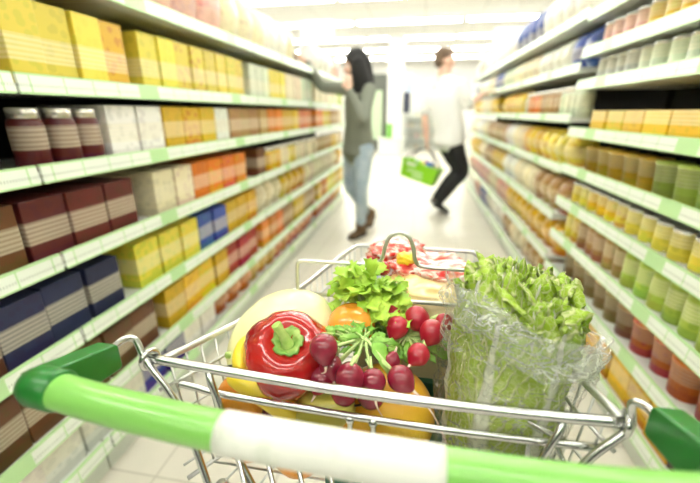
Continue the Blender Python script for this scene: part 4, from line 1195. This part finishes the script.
fuse(m, 'hair', M['hairblack'], W, .0075, 2)

# ---- man reaching to the right-hand shelf
P = person('person with short brown hair in white shirt and black trousers carrying a green hand basket', (.30, 4.5, 0))
pside = V((.62, -.78, 0)).normalized()
hip = V((.335, 4.50, .90)); chest = V((.265, 4.50, 1.28)); neck = V((.225, 4.50, 1.505))
ls = V((.095, 4.63, 1.45)); rs = V((.385, 4.40, 1.43))
le, lh = V((.060, 4.66, 1.10)), V((.095, 4.58, .835))
re_, rh = V((.510, 4.42, 1.215)), V((.640, 4.44, 1.325))
hL, kL, aL = V((.28, 4.57, .87)), V((.475, 4.68, .50)), V((.245, 4.60, .150))
hR, kR, aR = V((.385, 4.43, .87)), V((.520, 4.50, .50)), V((.275, 4.46, .145))
hd = V((.232, 4.50, 1.665)); HR = frame((.93, .36, 0), .03)
m = MB()
torso(m, [(hip + V((0,0,-.06)), .155, .11), (hip + V((0,0,.05)), .158, .11), (hip.lerp(chest, .55), .150, .105), (chest + V((0,0,.02)), .175, .115), (chest + V((0,0,.13)), .170, .095), (neck + V((0,0,-.035)), .085, .07)], pside)
limb(m, [(neck.x, neck.y, neck.z-.05, .064), (neck.x, neck.y, neck.z+.06, .058), (hd.x-.01, hd.y, hd.z-.03, .055)], n=16)
head_geo(m, hd, HR, 1.06)
for (a, b, c) in ((rs, re_, rh), (ls, le, lh)):
    limb(m, [(*a, .056), (*a.lerp(b, .5), .048), (*b, .040), (*b.lerp(c, .4), .038), (*c, .027)], n=16)
for (a, b, c) in ((hL, kL, aL), (hR, kR, aR)):
    limb(m, [(*a, .088), (*a.lerp(b, .5), .076), (*b, .056), (*b.lerp(c, .35), .056), (*c, .038)], n=16)
hand_geo(m, rh, (1, 0, .35), (0, -.1, -1), .9, 1.0, thumb=1)
hand_geo(m, lh, (.03, -.05, -1), (.9, .1, 0), 1.6, 1.0, thumb=-1)
body = fuse(m, 'body', M['skin'], P, .0075, 3)
face_parts(body, hd, HR, 1.06, M['hairbrown'])
m = MB()
torso(m, [(hip + V((.005,.01,-.07)), .196, .160), (hip + V((0,0,.05)), .190, .142), (hip.lerp(chest, .55), .188, .138), (chest + V((0,0,.02)), .196, .138), (chest + V((0,0,.125)), .184, .112), (neck + V((0,0,-.04)), .095, .080)], pside)
limb(m, [(*rs, .074), (*rs.lerp(re_, .5), .070), (*rs.lerp(re_, .98), .062)], n=16)
limb(m, [(*ls, .072), (*ls.lerp(le, .5), .068), (*ls.lerp(le, .85), .064)], n=16)
fuse(m, 'shirt', M['shirt'], P, .011, 4)
m = MB(); m.tube([neck + V((.075*math.cos(a)*1.0, .075*math.sin(a), -.005 + .012*math.cos(a))) for a in [2*PI*i/20 for i in range(20)]], (.013), 8, closed=True); m.build('collar', M['shirt'], P)
m = MB()
torso(m, [(hip + V((0,0,-.12)), .135, .10), (hip + V((0,0,-.05)), .165, .125), (hip + V((0,0,.02)), .166, .122)], pside)
for (a, b, c) in ((hL, kL, aL), (hR, kR, aR)):
    limb(m, [(*a, .104), (*a.lerp(b, .5), .090), (*b, .072), (*b.lerp(c, .4), .066), (*b.lerp(c, .97), .054)], n=16)
fuse(m, 'trousers', M['trousers'], P, .010, 3)
for (hl, toe, ank) in ((V((.185, 4.62, .105)), V((.365, 4.66, .004)), aL), (V((.210, 4.45, .100)), V((.400, 4.47, .004)), aR)):
    m = shoe_geo(hl, toe, .10, .098)
    sh = fuse(m, 'shoe', M['shoe'], P, .007, 2)
    shoe_geo(hl, toe, .10, .10, True).build('sole', M['sole'], sh)
m = MB()
m.ball(hd + HR @ V((0, -.028, .048)), (.083, .098, .082), 26, M=HR.to_4x4())
m.ball(hd + HR @ V((0, -.070, -.010)), (.070, .048, .062), 20, M=HR.to_4x4())
m.ball(hd + HR @ V((0, .050, .098)), (.056, .034, .026), 18, M=HR.to_4x4())
fuse(m, 'hair', M['hairbrown'], P, .007, 2)

# ---- green hand basket hanging from his hand
GBm = mat('bright green basket plastic', (.30, .72, .02), .35)
WL = mat('white print', (.85, .92, .72), .5)
hc = V((.095, 4.575, .735))    # grip
R3 = Matrix.Rotation(-.30, 3, 'Z') @ Matrix.Rotation(.27, 3, 'Y') @ Matrix.Rotation(-.10, 3, 'X')
bc = hc + R3 @ V((.03, -.0, -.16))
def BP(x, y, z): return bc + R3 @ V((x, y, z))
HB = thing('hand_basket', 'bright green plastic hand basket with white print held by the person in white', 'basket', tuple(bc + V((0,0,-.24))))
m = MB(); vs = []; fs = []
def rect(hx, hy, z, k=6):
    out = []; c = .03
    for (sx_, sy_, a0) in ((1,1,0), (-1,1,90), (-1,-1,180), (1,-1,270)):
        for q in range(k):
            a = D(a0 + 90*q/(k-1)); out.append((sx_*(hx-c) + c*math.cos(a), sy_*(hy-c) + c*math.sin(a), z))
    return out
secs = [rect(.225,.155,0), rect(.20,.135,-.20), rect(.192,.127,-.20), rect(.217,.147,-.004)]
n_ = len(secs[0])
for s_ in secs: vs += [BP(*p) for p in s_]
for a in range(3):
    for j in range(n_): fs.append((a*n_+j, a*n_+(j+1) % n_, (a+1)*n_+(j+1) % n_, (a+1)*n_+j))
for j in range(n_): fs.append((3*n_+j, 3*n_+(j+1) % n_, (j+1) % n_, j))
fs.append(tuple(n_ + j for j in range(n_))); fs.append(tuple(reversed([2*n_+j for j in range(n_)])))
m.add(vs, fs)
m.tube([BP(*p) for p in rect(.230, .160, -.004)], .009, 8, closed=True)
for z in (-.07, -.13):
    k_ = -z/.2
    m.tube([BP(*p) for p in rect(.2265-.025*k_, .1565-.02*k_, z)], .004, 6, closed=True)
m.build('body', GBm, HB, smooth=False)
# white print panel and strokes on the side that faces the aisle
m = MB()
def face_pt(x, z): return BP(x, -(.1562 - .02*(-z/.2)) - .002, z)
def patch(x0, x1, z0, z1):
    m.add([face_pt(x0,z0), face_pt(x1,z0), face_pt(x1,z1), face_pt(x0,z1)], [(0,1,2,3)])
patch(-.155, -.045, -.055, -.015)
for i in range(7): patch(-.12 + .027*i, -.12 + .027*i + .018, -.118, -.092)
for i in range(5): patch(-.05 + .026*i, -.05 + .026*i + .020, -.165, -.140)
m.build('print', WL, HB, smooth=False)
for s_ in (-1, 1):
    m = MB(); pts = [BP(-.03 + .20, s_*.155, -.01), BP(-.03+.17, s_*.10, .06), hc + R3 @ V((.05, s_*.008, .0)), hc + R3 @ V((-.05, s_*.008, 0)), BP(-.03-.14, s_*.10, .06), BP(-.03-.165, s_*.155, -.01)]
    m.tube(spline(pts, 5), .007, 8); m.build('handle', M['black'], HB)
def inb(name, label, cat, x, y, z0, hx, hy, h, col, mesh='box'):
    c = BP(x, y, z0); m = MB()
    Mx = Matrix.Translation(c) @ R3.to_4x4()
    if mesh == 'box': m.box((-hx,-hy,0), (hx,hy,h), M=Mx); o = m.build(name, col, smooth=False, bevel=.006, origin=tuple(c))
    elif mesh == 'bag':
        m.ball(V((0,0,h/2)), (hx,hy,h/2), 20, fn=lambda u: V((math.copysign(abs(u.x)**.6,u.x), math.copysign(abs(u.y)**.6,u.y), u.z))*(1+.1*noise.noise(u*3)), M=None)
        m.v = [tuple(Mx @ V(p)) for p in m.v]; o = m.build(name, col, origin=tuple(c))
    else:
        m.lathe([(hx*.9,0),(hx,.01),(hx,h*.6),(hx*.4,h*.8),(hx*.4,h)], 16, M=Mx); o = m.build(name, col, origin=tuple(c))
    tag(o, label, cat)
inb('milk_carton', 'blue carton sticking out of the green hand basket', 'carton', .085, -.06, -.19, .042, .035, .235, mat('blue card', (.03,.14,.50), .4, vary=(30,(.6,.7,.85),.58,.62)))
inb('bread_bag', 'yellow bag in the middle of the green hand basket', 'bag', .01, -.02, -.19, .05, .05, .20, mat('yellow film', (.85,.60,.05), .3), 'bag')
inb('soup_packet', 'red packet in the green hand basket', 'packet', .03, .07, -.19, .04, .025, .23, mat('red film', (.55,.05,.03), .3))
inb('leek_bag', 'pale bag at the lower right end of the green hand basket', 'bag', .16, -.03, -.19, .045, .08, .225, mat('pale film', (.80,.72,.45), .3, vary=(20,(.25,.5,.12),.5,.6)), 'bag')
inb('water_bottle', 'whitish bottle at the left end of the green hand basket', 'bottle', -.09, .01, -.19, .036, .036, .23, mat('pale plastic', (.6,.66,.72), .2), 'bottle')

# ------------------------------------------------------------------ light, camera
w = bpy.data.worlds.new('World'); S.world = w; w.use_nodes = True
bg = w.node_tree.nodes['Background']; bg.inputs[0].default_value = (1.0, .99, .95, 1); bg.inputs[1].default_value = .06

cam = bpy.data.cameras.new('camera'); co = bpy.data.objects.new('camera', cam); COL.objects.link(co); S.camera = co
cam.sensor_width = 36; cam.lens = 375 / 700 * 36; cam.clip_start = .02; cam.clip_end = 100
co.location = (0, 0, 1.15)
co.rotation_mode = 'XYZ'; co.rotation_euler = (PI/2 - D(19.0515), 0, D(10.0064))
cam.dof.use_dof = True; cam.dof.focus_distance = .54; cam.dof.aperture_fstop = 2.2
S.view_settings.view_transform = 'Standard'; S.view_settings.look = 'None'; S.view_settings.gamma = 1; S.view_settings.exposure = 1.0
S.view_settings.use_curve_mapping = False
S.cycles.use_denoising = True
S.cycles.max_bounces = 8; S.cycles.transparent_max_bounces = 24; S.cycles.sample_clamp_indirect = 6
